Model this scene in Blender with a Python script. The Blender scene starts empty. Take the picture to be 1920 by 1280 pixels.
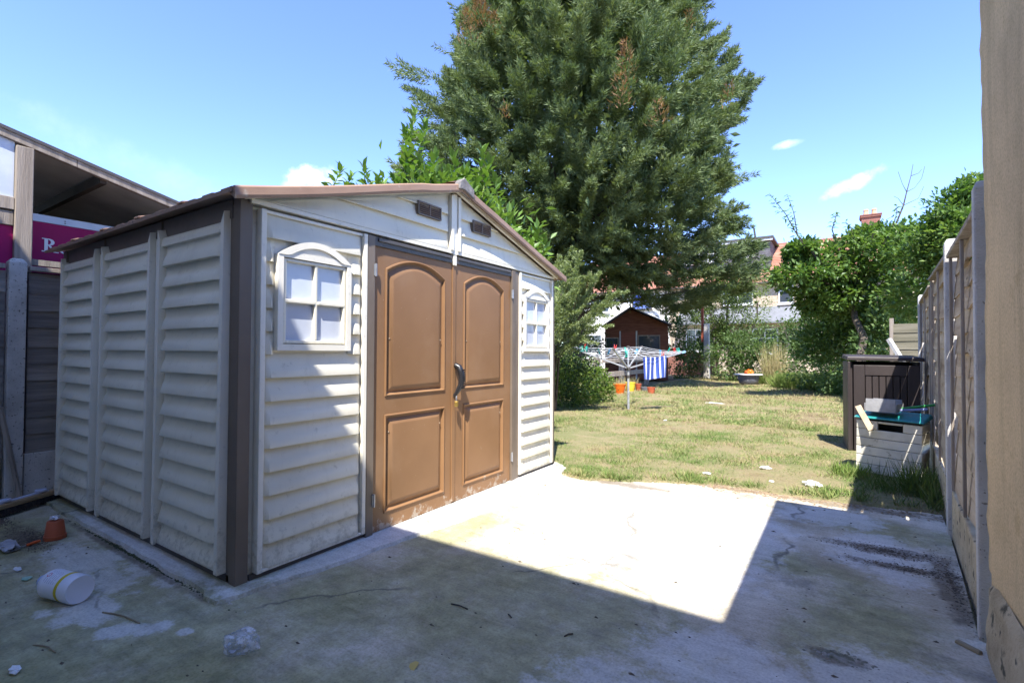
import bpy, bmesh, math, random
import numpy as np
from mathutils import Vector, Matrix, Euler, noise as mnoise
random.seed(7); RNG = np.random.default_rng(11)
SC = bpy.context.scene
COL = SC.collection
PI = math.pi

# ------------------------------------------------------------------ camera, sky, sun
CAM_R = Vector((0.83384707, 0.55197848, 0.00433707))
CAM_U = Vector((0.00696058, -0.0183708, 0.99980701))
CAM_F = Vector((-0.55195163, 0.83365596, 0.01916053))
CAM_P = Vector((0, 0, 1.1666)); FPX = 932.8
cam = bpy.data.cameras.new('camera'); cam_o = bpy.data.objects.new('camera', cam); COL.objects.link(cam_o)
cam.sensor_width = 36; cam.lens = FPX/1920*36; cam.clip_start = 0.03; cam.clip_end = 3000
m = Matrix((CAM_R, CAM_U, -CAM_F)).transposed().to_4x4(); m.translation = CAM_P; cam_o.matrix_world = m
SC.camera = cam_o

SUN = Vector((0.275, -0.565, 1)).normalized()
SUN_EL = math.asin(SUN.z); SUN_ROT = math.atan2(SUN.x, SUN.y)
EXPOSURE = 2.27
SC.view_settings.view_transform = 'Standard'; SC.view_settings.look = 'None'
SC.view_settings.gamma = 1; SC.view_settings.exposure = EXPOSURE; SC.view_settings.use_curve_mapping = False
sl = bpy.data.lights.new('sun', 'SUN'); sl.energy = 2.65; sl.angle = math.radians(0.55); sl.color = (1, 0.955, 0.88)
so = bpy.data.objects.new('sun', sl); COL.objects.link(so); so.rotation_euler = SUN.to_track_quat('Z', 'Y').to_euler(); so.location = (6, -12, 20)

def at(px, py, d):            # a point seen at pixel (px, py) of the 1920 photograph, d metres in front of the camera
    return CAM_P + (CAM_F + CAM_R*((px-960)/FPX) - CAM_U*((py-640)/FPX))*d
def gnd(px, py, z=0.0):       # where that line of sight meets the ground
    r = CAM_F + CAM_R*((px-960)/FPX) - CAM_U*((py-640)/FPX)
    return CAM_P + r*((z-CAM_P.z)/r.z)

world = bpy.data.worlds.new('World'); SC.world = world; world.use_nodes = True
wt = world.node_tree; wt.nodes.clear()
def N(t, typ, **kw):
    n = t.nodes.new(typ)
    for k, v in kw.items():
        if k.startswith('i_'): n.inputs[k[2:].replace('_', ' ')].default_value = v
        else: setattr(n, k, v)
    return n
sky = N(wt, 'ShaderNodeTexSky', sky_type='NISHITA', sun_disc=False, sun_elevation=SUN_EL, sun_rotation=SUN_ROT, altitude=3000, air_density=1.0, dust_density=0.0, ozone_density=2.5)
geo = N(wt, 'ShaderNodeTexCoord')
nz = N(wt, 'ShaderNodeTexNoise', noise_dimensions='3D'); nz.inputs['Scale'].default_value = 26; nz.inputs['Detail'].default_value = 7; nz.inputs['Roughness'].default_value = .62
wt.links.new(geo.outputs['Generated'], nz.inputs['Vector'])
def W(op, a, b=None, c=None):
    n = N(wt, 'ShaderNodeMath', operation=op)
    for i, v in enumerate((a, b, c)):
        if v is None: continue
        if isinstance(v, (int, float)): n.inputs[i].default_value = v
        else: wt.links.new(v, n.inputs[i])
    return n.outputs[0]
def wdot(vec):
    n = N(wt, 'ShaderNodeVectorMath', operation='DOT_PRODUCT'); n.inputs[1].default_value = vec
    wt.links.new(geo.outputs['Generated'], n.inputs[0]); return n.outputs['Value']
cov = None
for (px, py, ru, rv, rot, amt) in ((590, 332, 46, 22, 8, 1.0), (1592, 348, 44, 11, 20, .7), (1476, 271, 22, 6, 5, .4), (300, 325, 230, 26, -19, .06), (565, 350, 30, 12, 0, .6)):
    c = (at(px, py, 1)-CAM_P).normalized(); t = c.cross(Vector((0, 0, 1))).normalized(); u = t.cross(c)
    a = math.radians(rot); t2 = t*math.cos(a)+u*math.sin(a); u2 = u*math.cos(a)-t*math.sin(a)
    x = W('DIVIDE', W('SUBTRACT', wdot(t2), 0), ru/FPX); y = W('DIVIDE', wdot(u2), rv/FPX)
    r2 = W('ADD', W('MULTIPLY', x, x), W('MULTIPLY', y, y))
    k = W('SUBTRACT', 1.25, r2); k = W('ADD', k, W('MULTIPLY', W('SUBTRACT', nz.outputs['Fac'], .5), 3.6))
    mm = N(wt, 'ShaderNodeMapRange', interpolation_type='SMOOTHSTEP'); wt.links.new(k, mm.inputs[0]); mm.inputs[1].default_value = 0.0; mm.inputs[2].default_value = 2.3
    front = W('GREATER_THAN', wdot(c), .3)
    v = W('MULTIPLY', W('MULTIPLY', mm.outputs[0], amt), front)
    cov = v if cov is None else W('MAXIMUM', cov, v)
hs = N(wt, 'ShaderNodeHueSaturation'); hs.inputs['Saturation'].default_value = 1.10; hs.inputs['Hue'].default_value = .513; wt.links.new(sky.outputs[0], hs.inputs['Color'])
mx = N(wt, 'ShaderNodeMix', data_type='RGBA'); wt.links.new(cov, mx.inputs[0]); wt.links.new(hs.outputs[0], mx.inputs[6]); mx.inputs[7].default_value = (4.6, 4.75, 5.0, 1)
bg = N(wt, 'ShaderNodeBackground'); bg.inputs['Strength'].default_value = 0.122; wt.links.new(mx.outputs[2], bg.inputs['Color'])
wo = N(wt, 'ShaderNodeOutputWorld'); wt.links.new(bg.outputs[0], wo.inputs['Surface'])
SC.cycles.max_bounces = 6; SC.cycles.transparent_max_bounces = 8

# ------------------------------------------------------------------ materials
def ramp(t, fac, stops, interp='LINEAR'):
    r = N(t, 'ShaderNodeValToRGB'); r.color_ramp.interpolation = interp
    while len(r.color_ramp.elements) > 1: r.color_ramp.elements.remove(r.color_ramp.elements[-1])
    for i, (p, c) in enumerate(stops):
        e = r.color_ramp.elements[0] if i == 0 else r.color_ramp.elements.new(p)
        e.position = p; e.color = tuple(c) + (1,) if len(c) == 3 else c
    if fac is not None: t.links.new(fac, r.inputs[0])
    return r
def new_mat(name):
    ma = bpy.data.materials.new(name); ma.use_nodes = True; t = ma.node_tree; t.nodes.clear()
    out = N(t, 'ShaderNodeOutputMaterial'); bs = N(t, 'ShaderNodeBsdfPrincipled'); t.links.new(bs.outputs[0], out.inputs[0])
    return ma, t, bs, out
def coords(t, stretch=(1, 1, 1), rnd=True):
    tc = N(t, 'ShaderNodeTexCoord'); mp = N(t, 'ShaderNodeMapping'); mp.inputs['Scale'].default_value = stretch
    t.links.new(tc.outputs['Object'], mp.inputs[0]); v = mp.outputs[0]
    if rnd:
        oi = N(t, 'ShaderNodeObjectInfo'); ad = N(t, 'ShaderNodeVectorMath', operation='ADD'); ml = N(t, 'ShaderNodeMath', operation='MULTIPLY'); ml.inputs[1].default_value = 37
        t.links.new(oi.outputs['Random'], ml.inputs[0]); t.links.new(v, ad.inputs[0]); t.links.new(ml.outputs[0], ad.inputs[1]); v = ad.outputs[0]
    return v
def noise(t, vec, scale, detail=5, rough=.55, dist=0):
    n = N(t, 'ShaderNodeTexNoise'); n.inputs['Scale'].default_value = scale; n.inputs['Detail'].default_value = detail
    n.inputs['Roughness'].default_value = rough; n.inputs['Distortion'].default_value = dist; t.links.new(vec, n.inputs['Vector']); return n.outputs['Fac']
def mixc(t, fac, a, b, mode='MIX'):
    n = N(t, 'ShaderNodeMix', data_type='RGBA', blend_type=mode)
    for s, v in ((0, fac), (6, a), (7, b)):
        if isinstance(v, (int, float)): n.inputs[s].default_value = v
        elif isinstance(v, tuple): n.inputs[s].default_value = v + (1,)
        else: t.links.new(v, n.inputs[s])
    return n.outputs[2]
def MAT(name, cols, scale=6, rough=.6, bump=.15, bscale=70, stretch=(1, 1, 1), spec=.4, tint=0, speck=None, speckscale=90, speckthr=.68, metal=0, detail=6, lo=.3, hi=.7, coat=0, rnd=True):
    ma, t, bs, out = new_mat(name); v = coords(t, stretch, rnd); n = noise(t, v, scale, detail)
    k = len(cols); stops = [(lo+(hi-lo)*i/max(1, k-1), c) for i, c in enumerate(cols)]
    c = ramp(t, n, stops).outputs[0]
    if tint:
        oi = N(t, 'ShaderNodeObjectInfo'); h = N(t, 'ShaderNodeHueSaturation'); mr = N(t, 'ShaderNodeMapRange'); mr.inputs[3].default_value = 1-tint; mr.inputs[4].default_value = 1+tint
        t.links.new(oi.outputs['Random'], mr.inputs[0]); t.links.new(mr.outputs[0], h.inputs['Value']); t.links.new(c, h.inputs['Color']); c = h.outputs[0]
    if speck:
        s = ramp(t, noise(t, v, speckscale, 3, .6), [(speckthr-.04, (0, 0, 0)), (speckthr+.04, (1, 1, 1))]).outputs[0]
        c = mixc(t, s, c, speck)
    t.links.new(c, bs.inputs['Base Color'])
    rr = N(t, 'ShaderNodeMapRange'); rr.inputs[3].default_value = max(0.02, rough-.12); rr.inputs[4].default_value = min(1, rough+.12); t.links.new(noise(t, v, scale*3.3, 4), rr.inputs[0]); t.links.new(rr.outputs[0], bs.inputs['Roughness'])
    bs.inputs['Specular IOR Level'].default_value = spec; bs.inputs['Metallic'].default_value = metal; bs.inputs['Coat Weight'].default_value = coat
    if bump:
        b = N(t, 'ShaderNodeBump'); b.inputs['Strength'].default_value = bump; b.inputs['Distance'].default_value = .01
        t.links.new(noise(t, v, bscale, 6, .6), b.inputs['Height']); t.links.new(b.outputs[0], bs.inputs['Normal'])
    return ma
def LEAF(name, cols, trans=.3, rough=.5, patch=1.2, spec=.35, vary=.35, tcol=None):
    ma, t, bs, out = new_mat(name); g = N(t, 'ShaderNodeNewGeometry'); v = coords(t, (1, 1, 1), False)
    n = noise(t, v, patch, 3); ad = N(t, 'ShaderNodeMath', operation='MULTIPLY_ADD'); ad.inputs[1].default_value = vary; t.links.new(g.outputs['Random Per Island'], ad.inputs[0]); t.links.new(n, ad.inputs[2])
    k = len(cols); c = ramp(t, ad.outputs[0], [(.35+(.4+vary*.6)*i/max(1, k-1), x) for i, x in enumerate(cols)]).outputs[0]
    t.links.new(c, bs.inputs['Base Color']); bs.inputs['Roughness'].default_value = rough; bs.inputs['Specular IOR Level'].default_value = spec
    tr = N(t, 'ShaderNodeBsdfTranslucent'); br = N(t, 'ShaderNodeMix', data_type='RGBA', blend_type='MULTIPLY'); br.inputs[0].default_value = 1; t.links.new(c, br.inputs[6]); br.inputs[7].default_value = tcol or (1.5, 1.6, .7, 1)
    t.links.new(br.outputs[2], tr.inputs[0]); ms = N(t, 'ShaderNodeMixShader'); ms.inputs[0].default_value = trans
    t.links.new(bs.outputs[0], ms.inputs[1]); t.links.new(tr.outputs[0], ms.inputs[2]); t.links.new(ms.outputs[0], out.inputs[0])
    return ma
def GLASS(name, col, rough=.08):
    ma, t, bs, out = new_mat(name); v = coords(t); c = ramp(t, noise(t, v, 5, 3), [(.3, tuple(x*.85 for x in col)), (.7, col)]).outputs[0]
    t.links.new(c, bs.inputs['Base Color']); bs.inputs['Roughness'].default_value = rough; bs.inputs['Specular IOR Level'].default_value = .6; return ma

def vinyl(name, cols):
    ma, t, bs, out = new_mat(name); v = coords(t, (1, 1, 1), False); vr = coords(t, (1, 1, 1), True); vs = coords(t, (9, 9, .5), False)
    c = ramp(t, noise(t, vr, 2.2, 5), [(.3, cols[0]), (.5, cols[1]), (.7, cols[2])]).outputs[0]
    c = mixc(t, ramp(t, noise(t, vs, 1.4, 7, .7), [(.53, (0, 0, 0)), (.75, (.24, .24, .24))]).outputs[0], c, (.40, .36, .26))
    c = mixc(t, ramp(t, noise(t, vr, 16, 6, .7), [(.66, (0, 0, 0)), (.76, (.28, .28, .28))]).outputs[0], c, (.42, .385, .30))
    sx = N(t, 'ShaderNodeSeparateXYZ'); t.links.new(v, sx.inputs[0]); lo = N(t, 'ShaderNodeMapRange'); lo.inputs[1].default_value = .0; lo.inputs[2].default_value = .34; lo.inputs[3].default_value = .15; lo.inputs[4].default_value = 0
    t.links.new(sx.outputs[2], lo.inputs[0]); ad = N(t, 'ShaderNodeMath', operation='ADD'); t.links.new(lo.outputs[0], ad.inputs[0]); t.links.new(noise(t, v, 22, 8, .75), ad.inputs[1])
    c = mixc(t, ramp(t, ad.outputs[0], [(.58, (0, 0, 0)), (.78, (.6, .6, .6))]).outputs[0], c, (.27, .24, .155))
    t.links.new(c, bs.inputs['Base Color']); bs.inputs['Roughness'].default_value = .46; bs.inputs['Specular IOR Level'].default_value = .32
    b = N(t, 'ShaderNodeBump'); b.inputs['Strength'].default_value = .04; b.inputs['Distance'].default_value = .006; t.links.new(noise(t, coords(t, (1, 1, 8), True), 30, 5, .6), b.inputs['Height']); t.links.new(b.outputs[0], bs.inputs['Normal'])
    return ma
M_CREAM = vinyl('ivory_vinyl', [(.67, .625, .50), (.73, .69, .56), (.76, .72, .595)]); M_PALE = vinyl('pale_vinyl', [(.71, .67, .555), (.76, .72, .61), (.78, .74, .64)])
M_UNDER = MAT('brown_post_vinyl', [(.14, .108, .08), (.175, .138, .105)], 4, .5, .05, 120)
M_ROOF = MAT('brown_roof_vinyl', [(.23, .145, .098), (.30, .19, .128), (.34, .225, .158)], 2.5, .5, .08, 120, speck=(.36, .30, .24), speckscale=9, speckthr=.7)
M_GREYCAP = MAT('grey_weathered_plastic', [(.13, .12, .115), (.27, .25, .24)], 18, .8, .5, 90)
M_DARK = MAT('dark_frame_plastic', [(.065, .058, .054), (.09, .08, .074)], 6, .45, .05, 120)
M_BLACK = MAT('black_plastic', [(.012, .012, .014), (.025, .025, .028)], 6, .35, .05, 150, spec=.5)
M_STEEL = MAT('galvanised_steel', [(.35, .36, .38), (.5, .52, .55)], 20, .38, .1, 100, metal=.7)
M_BRASS = MAT('worn_brass', [(.45, .28, .06), (.6, .42, .12)], 30, .35, .1, 100, metal=.8)
M_SHEDPANE = GLASS('pale_shed_pane', (.56, .60, .67), .06)
M_WOODGREY = MAT('weathered_grey_timber', [(.17, .14, .11), (.29, .245, .20), (.36, .31, .255)], 3, .85, .5, 26, (6, 6, .35), tint=.14, speck=(.06, .045, .035), speckscale=9, speckthr=.72)
M_WOODH = MAT('weathered_horizontal_board', [(.13, .115, .10), (.215, .19, .165), (.29, .26, .225)], 3, .88, .6, 26, (6, .35, 6), tint=.22, speck=(.03, .025, .02), speckscale=6, speckthr=.72)
M_WANEY = MAT('waney_fence_board', [(.29, .205, .13), (.45, .345, .235), (.53, .43, .31)], 3, .88, .6, 24, (5, .45, 5), tint=.2, speck=(.07, .045, .03), speckscale=6, speckthr=.72)
M_CONCPOST = MAT('concrete_post', [(.36, .335, .30), (.50, .47, .425), (.58, .55, .50)], 5, .92, .6, 120, speck=(.12, .11, .09), speckscale=50, speckthr=.64)
M_PALEPOST = MAT('pale_concrete_post', [(.40, .38, .35), (.52, .50, .47), (.58, .56, .53)], 5, .92, .5, 120, speck=(.2, .18, .15), speckscale=45, speckthr=.67)
def render_mat(name, tint):
    ma, t, bs, out = new_mat(name); v = coords(t, (1, 1, 1), False); vs = coords(t, (7, 7, .35), False)
    c = ramp(t, noise(t, v, 1.6, 8, .68), [(.34, tuple(x*.80 for x in tint)), (.5, tint), (.66, tuple(min(1, x*1.1) for x in tint))]).outputs[0]
    c = mixc(t, ramp(t, noise(t, vs, 1.5, 6, .6), [(.50, (0, 0, 0)), (.72, (.55, .55, .55))]).outputs[0], c, tuple(x*.62 for x in tint))
    c = mixc(t, ramp(t, noise(t, v, 4.5, 8, .72), [(.60, (0, 0, 0)), (.68, (.45, .45, .45))]).outputs[0], c, (tint[0]*.66, tint[1]*.6, tint[2]*.5))
    c = mixc(t, .75, c, ramp(t, noise(t, v, 95, 5, .7), [(.3, (.62, .6, .56)), (.5, (1, 1, 1)), (.7, (1.2, 1.2, 1.2))]).outputs[0], 'MULTIPLY')
    c = mixc(t, ramp(t, noise(t, v, 26, 6, .75), [(.70, (0, 0, 0)), (.76, (.7, .7, .7))]).outputs[0], c, tuple(x*.45 for x in tint))
    t.links.new(c, bs.inputs['Base Color']); bs.inputs['Roughness'].default_value = .93; bs.inputs['Specular IOR Level'].default_value = .2
    b = N(t, 'ShaderNodeBump'); b.inputs['Strength'].default_value = .55; b.inputs['Distance'].default_value = .006
    ad = N(t, 'ShaderNodeMath', operation='MULTIPLY_ADD'); ad.inputs[1].default_value = .6; t.links.new(noise(t, v, 150, 5, .65), ad.inputs[0]); t.links.new(noise(t, v, 9, 6, .6), ad.inputs[2]); t.links.new(ad.outputs[0], b.inputs['Height']); t.links.new(b.outputs[0], bs.inputs['Normal'])
    return ma
M_RENDER = render_mat('cream_render', (.64, .475, .275)); M_MAINWALL = render_mat('pale_render', (.80, .77, .70))
M_PLINTH = MAT('rough_plinth_render', [(.34, .265, .16), (.49, .395, .255), (.57, .475, .325)], 6, .95, .9, 60, speck=(.10, .09, .06), speckscale=12, speckthr=.62)
M_SIGN = MAT('magenta_sign_panel', [(.27, .004, .075), (.30, .006, .085)], 3, .5, 0, spec=.15)
M_WHITE = MAT('white_paint', [(.72, .72, .72), (.8, .8, .8)], 8, .45, .05, 100)
M_SOFFIT = MAT('weathered_roof_board', [(.38, .375, .36), (.50, .49, .47), (.58, .565, .54)], 2, .8, .3, 40)
M_DARKWOOD = MAT('dark_timber', [(.04, .034, .03), (.075, .06, .05)], 4, .9, .4, 40)
M_FROST = MAT('frosted_polycarbonate', [(.40, .46, .56), (.55, .60, .68)], 3, .35, .05, 100)
M_SOIL = MAT('loose_soil', [(.05, .04, .028), (.10, .078, .055), (.17, .135, .10)], 14, .95, .9, 60)
M_BARK = MAT('bark', [(.05, .04, .03), (.11, .09, .07)], 8, .95, .9, 40, (3, 3, .6))

# concrete of the patio ------------------------------------------------
def concrete(name, blobs, white, base=((.44, .385, .295), (.58, .525, .425), (.68, .63, .54))):
    ma, t, bs, out = new_mat(name); tc = N(t, 'ShaderNodeTexCoord'); v = tc.outputs['Object']
    n1 = noise(t, v, 1.3, 7, .66, .15); n2 = noise(t, v, 6, 8, .7, .1); n3 = noise(t, v, 90, 4, .6)
    c = ramp(t, n1, [(.36, base[0]), (.5, base[1]), (.64, base[2])]).outputs[0]
    c = mixc(t, .5, c, ramp(t, n2, [(.3, (.55, .53, .47)), (.5, (1, 1, 1)), (.7, (1.18, 1.18, 1.2))]).outputs[0], 'MULTIPLY')
    # warm ochre staining
    c = mixc(t, ramp(t, noise(t, v, .9, 6, .65, .2), [(.46, (0, 0, 0)), (.66, (.75, .75, .75))]).outputs[0], c, (.27, .22, .13))
    c = mixc(t, ramp(t, noise(t, v, 2.3, 8, .7, .1), [(.54, (0, 0, 0)), (.64, (.6, .6, .6))]).outputs[0], c, (.20, .19, .16))
    sx = N(t, 'ShaderNodeSeparateXYZ'); t.links.new(v, sx.inputs[0])
    def mth(op, a, b=None, cc=None):
        n = N(t, 'ShaderNodeMath', operation=op)
        for i, q in enumerate((a, b, cc)):
            if q is None: continue
            if isinstance(q, (int, float)): n.inputs[i].default_value = q
            else: t.links.new(q, n.inputs[i])
        return n.outputs[0]
    def field(bl, warp, nn):
        f = None
        for (x, y, rx, ry) in bl:
            dx = mth('DIVIDE', mth('SUBTRACT', sx.outputs[0], x), rx); dy = mth('DIVIDE', mth('SUBTRACT', sx.outputs[1], y), ry)
            k = mth('SUBTRACT', 1, mth('ADD', mth('MULTIPLY', dx, dx), mth('MULTIPLY', dy, dy)))
            f = k if f is None else mth('MAXIMUM', f, k)
        return mth('ADD', f, mth('MULTIPLY', mth('SUBTRACT', nn, .5), warp))
    nm = noise(t, v, 3.0, 9, .74, .1)
    moss = field(blobs, 6.5, nm); mask = N(t, 'ShaderNodeMapRange', interpolation_type='SMOOTHSTEP'); t.links.new(moss, mask.inputs[0]); mask.inputs[1].default_value = -1.3; mask.inputs[2].default_value = 1.1
    mc = ramp(t, noise(t, v, 9, 6, .7), [(.3, (.115, .122, .038)), (.5, (.225, .225, .080)), (.7, (.39, .37, .18))]).outputs[0]
    mk = mth('MULTIPLY', mask.outputs[0], .70)
    c = mixc(t, mk, c, mc)
    wf = field(white, 7.0, mth('ADD', mth('MULTIPLY', noise(t, v, 3.6, 9, .70, .1), .6), mth('MULTIPLY', noise(t, v, 17, 7, .72, .1), .4))); wm = N(t, 'ShaderNodeMapRange', interpolation_type='SMOOTHSTEP'); t.links.new(wf, wm.inputs[0]); wm.inputs[1].default_value = -.35; wm.inputs[2].default_value = .75
    c = mixc(t, mth('MULTIPLY', wm.outputs[0], .62), c, ramp(t, n2, [(.3, (.58, .57, .55)), (.7, (.75, .74, .72))]).outputs[0])
    # trowel streaks and pitting
    mp2 = N(t, 'ShaderNodeMapping'); mp2.inputs['Rotation'].default_value = (0, 0, .5); mp2.inputs['Scale'].default_value = (1.6, 13, 1); t.links.new(v, mp2.inputs[0])
    c = mixc(t, .5, c, ramp(t, noise(t, mp2.outputs[0], 1.7, 8, .72, .3), [(.32, (.72, .70, .64)), (.46, (1, 1, 1)), (.68, (1.22, 1.22, 1.22))]).outputs[0], 'MULTIPLY')
    c = mixc(t, ramp(t, noise(t, v, 150, 3, .6), [(.64, (0, 0, 0)), (.72, (.55, .55, .55))]).outputs[0], c, (.17, .15, .11))
    # hairline cracks
    vo = N(t, 'ShaderNodeTexVoronoi', feature='DISTANCE_TO_EDGE'); vo.inputs['Scale'].default_value = .55; wv = N(t, 'ShaderNodeVectorMath', operation='MULTIPLY_ADD'); nzc = N(t, 'ShaderNodeTexNoise'); nzc.inputs['Scale'].default_value = 3; nzc.inputs['Detail'].default_value = 6
    t.links.new(v, nzc.inputs['Vector']); t.links.new(nzc.outputs['Color'], wv.inputs[0]); wv.inputs[1].default_value = (.35, .35, 0); t.links.new(v, wv.inputs[2]); t.links.new(wv.outputs[0], vo.inputs['Vector'])
    ck_ = mth('MULTIPLY', ramp(t, vo.outputs['Distance'], [(0, (1, 1, 1)), (.0035, (.8, .8, .8)), (.006, (0, 0, 0))]).outputs[0], ramp(t, noise(t, v, 1.1, 4), [(.5, (0, 0, 0)), (.56, (.75, .75, .75))]).outputs[0])
    c = mixc(t, ck_, c, (.10, .095, .08))
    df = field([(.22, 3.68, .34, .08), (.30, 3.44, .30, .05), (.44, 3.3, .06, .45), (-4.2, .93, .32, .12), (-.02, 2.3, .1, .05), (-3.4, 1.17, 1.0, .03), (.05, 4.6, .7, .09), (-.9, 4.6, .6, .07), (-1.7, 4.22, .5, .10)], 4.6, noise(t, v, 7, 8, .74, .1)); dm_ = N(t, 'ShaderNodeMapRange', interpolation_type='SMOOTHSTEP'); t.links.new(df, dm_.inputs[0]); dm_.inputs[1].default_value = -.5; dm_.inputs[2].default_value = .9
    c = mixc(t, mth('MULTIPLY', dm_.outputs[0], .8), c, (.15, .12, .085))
    # fine aggregate and dirt
    c = mixc(t, .55, c, ramp(t, n3, [(.32, (.62, .6, .56)), (.5, (1, 1, 1)), (.72, (1.2, 1.2, 1.2))]).outputs[0], 'MULTIPLY')
    c = mixc(t, ramp(t, noise(t, v, 34, 5, .7), [(.66, (0, 0, 0)), (.74, (.8, .8, .8))]).outputs[0], c, (.13, .11, .08))
    t.links.new(c, bs.inputs['Base Color']); bs.inputs['Roughness'].default_value = .9; bs.inputs['Specular IOR Level'].default_value = .25
    b = N(t, 'ShaderNodeBump'); b.inputs['Strength'].default_value = .5; b.inputs['Distance'].default_value = .012
    h = mth('ADD', mth('MULTIPLY', noise(t, v, 12, 7, .65), 1.2), mth('MULTIPLY', n3, .25)); t.links.new(h, b.inputs['Height']); t.links.new(b.outputs[0], bs.inputs['Normal'])
    return ma
MOSS = [(-2.6, .55, 1.6, .7), (-1.3, 1.9, .8, .5), (-4.4, .7, 1.0, .45), (-3.3, .25, 1.6, .5), (-2.2, .95, .75, .38), (-1.9, 1.6, .35, .55), (-2.9, .95, .6, .25), (-.9, 1.5, .6, .5), (.05, 2.6, .25, .5), (-.45, 3.2, .4, .18), (.25, 4.1, .35, .2), (-2.05, 2.5, .18, .5), (-1.2, .9, .9, .4)]
WHITE = [(-3.45, 1.0, .5, .13), (-2.85, .82, .22, .10), (-.35, 2.0, .35, .22), (.1, 2.2, .3, .25), (-1.5, 3.6, .6, .8), (-.7, 3.4, .45, .8), (.2, 3.6, .28, .4), (-.1, 4.2, .35, .25), (-.6, 1.5, .35, .3), (-1.0, 2.8, .6, .4), (-4.9, .55, .35, .12)]
for px_, py_, r_ in ((200, 1186, .045), (228, 1181, .06), (262, 1179, .05), (296, 1176, .05), (345, 1184, .03), (80, 1150, .05), (120, 1165, .06), (160, 1155, .05), (200, 1140, .05), (270, 1060, .12), (330, 1085, .09), (220, 1040, .10)):
    q_ = gnd(px_, py_); WHITE.append((q_.x, q_.y, r_*1.3, r_))
M_CONC = concrete('patio_concrete', MOSS, WHITE)
M_CONCEDGE = concrete('shed_base_concrete', [(-2.6, .0, .9, .2), (-3.6, -.1, 1.2, .12), (-.1, .2, .3, .4)], [(.15, 1.0, .3, 1.0), (.15, 2.4, .35, .9), (-1.0, -.06, 1.2, .05), (.1, .5, .2, .3)], ((.45, .425, .375), (.59, .565, .515), (.69, .67, .625)))

# lawn colours ---------------------------------------------------------
def lawn_mat(name, blades):
    ma, t, bs, out = new_mat(name); tc = N(t, 'ShaderNodeTexCoord'); mp = N(t, 'ShaderNodeMapping'); mp.inputs['Scale'].default_value = (1, 1, .0); t.links.new(tc.outputs['Object'], mp.inputs[0]); v = mp.outputs[0]
    a = noise(t, v, .55, 6, .62, .5); b_ = noise(t, v, 3.2, 6, .68)
    mx_ = N(t, 'ShaderNodeMath', operation='MULTIPLY_ADD'); mx_.inputs[1].default_value = .55; t.links.new(b_, mx_.inputs[0]); h = N(t, 'ShaderNodeMath', operation='MULTIPLY'); h.inputs[1].default_value = .55; t.links.new(a, h.inputs[0]); t.links.new(h.outputs[0], mx_.inputs[2])
    f = mx_.outputs[0]
    sx = N(t, 'ShaderNodeSeparateXYZ'); t.links.new(tc.outputs['Object'], sx.inputs[0])
    dy = N(t, 'ShaderNodeMapRange'); dy.inputs[1].default_value = 5; dy.inputs[2].default_value = 15; dy.inputs[3].default_value = .03; dy.inputs[4].default_value = -.05; t.links.new(sx.outputs[1], dy.inputs[0])
    f2 = N(t, 'ShaderNodeMath', operation='ADD'); t.links.new(f, f2.inputs[0]); t.links.new(dy.outputs[0], f2.inputs[1]); f = f2.outputs[0]
    if blades:
        g = N(t, 'ShaderNodeNewGeometry'); ad = N(t, 'ShaderNodeMath', operation='MULTIPLY_ADD'); ad.inputs[1].default_value = .22; t.links.new(g.outputs['Random Per Island'], ad.inputs[0])
        s_ = N(t, 'ShaderNodeMath', operation='SUBTRACT'); s_.inputs[1].default_value = .11; t.links.new(f, s_.inputs[0]); t.links.new(s_.outputs[0], ad.inputs[2]); f = ad.outputs[0]
        st = [(.36, (.29, .23, .125)), (.46, (.33, .28, .145)), (.52, (.25, .26, .10)), (.58, (.155, .21, .06)), (.66, (.10, .165, .04))]
    else:
        st = [(.38, (.15, .11, .065)), (.47, (.24, .19, .105)), (.56, (.27, .23, .125)), (.66, (.195, .195, .085))]
    c = ramp(t, f, st).outputs[0]; t.links.new(c, bs.inputs['Base Color']); bs.inputs['Roughness'].default_value = .8; bs.inputs['Specular IOR Level'].default_value = .2
    if not blades:
        c2 = mixc(t, .6, c, ramp(t, noise(t, v, 40, 5, .7), [(.3, (.45, .42, .38)), (.6, (1.1, 1.1, 1.1))]).outputs[0], 'MULTIPLY'); t.links.new(c2, bs.inputs['Base Color'])
        bp = N(t, 'ShaderNodeBump'); bp.inputs['Strength'].default_value = .9; bp.inputs['Distance'].default_value = .03; t.links.new(noise(t, v, 30, 6, .7), bp.inputs['Height']); t.links.new(bp.outputs[0], bs.inputs['Normal'])
    return ma
M_LAWN = lawn_mat('dry_lawn_soil', False); M_BLADE = lawn_mat('lawn_blades', True)

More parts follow.
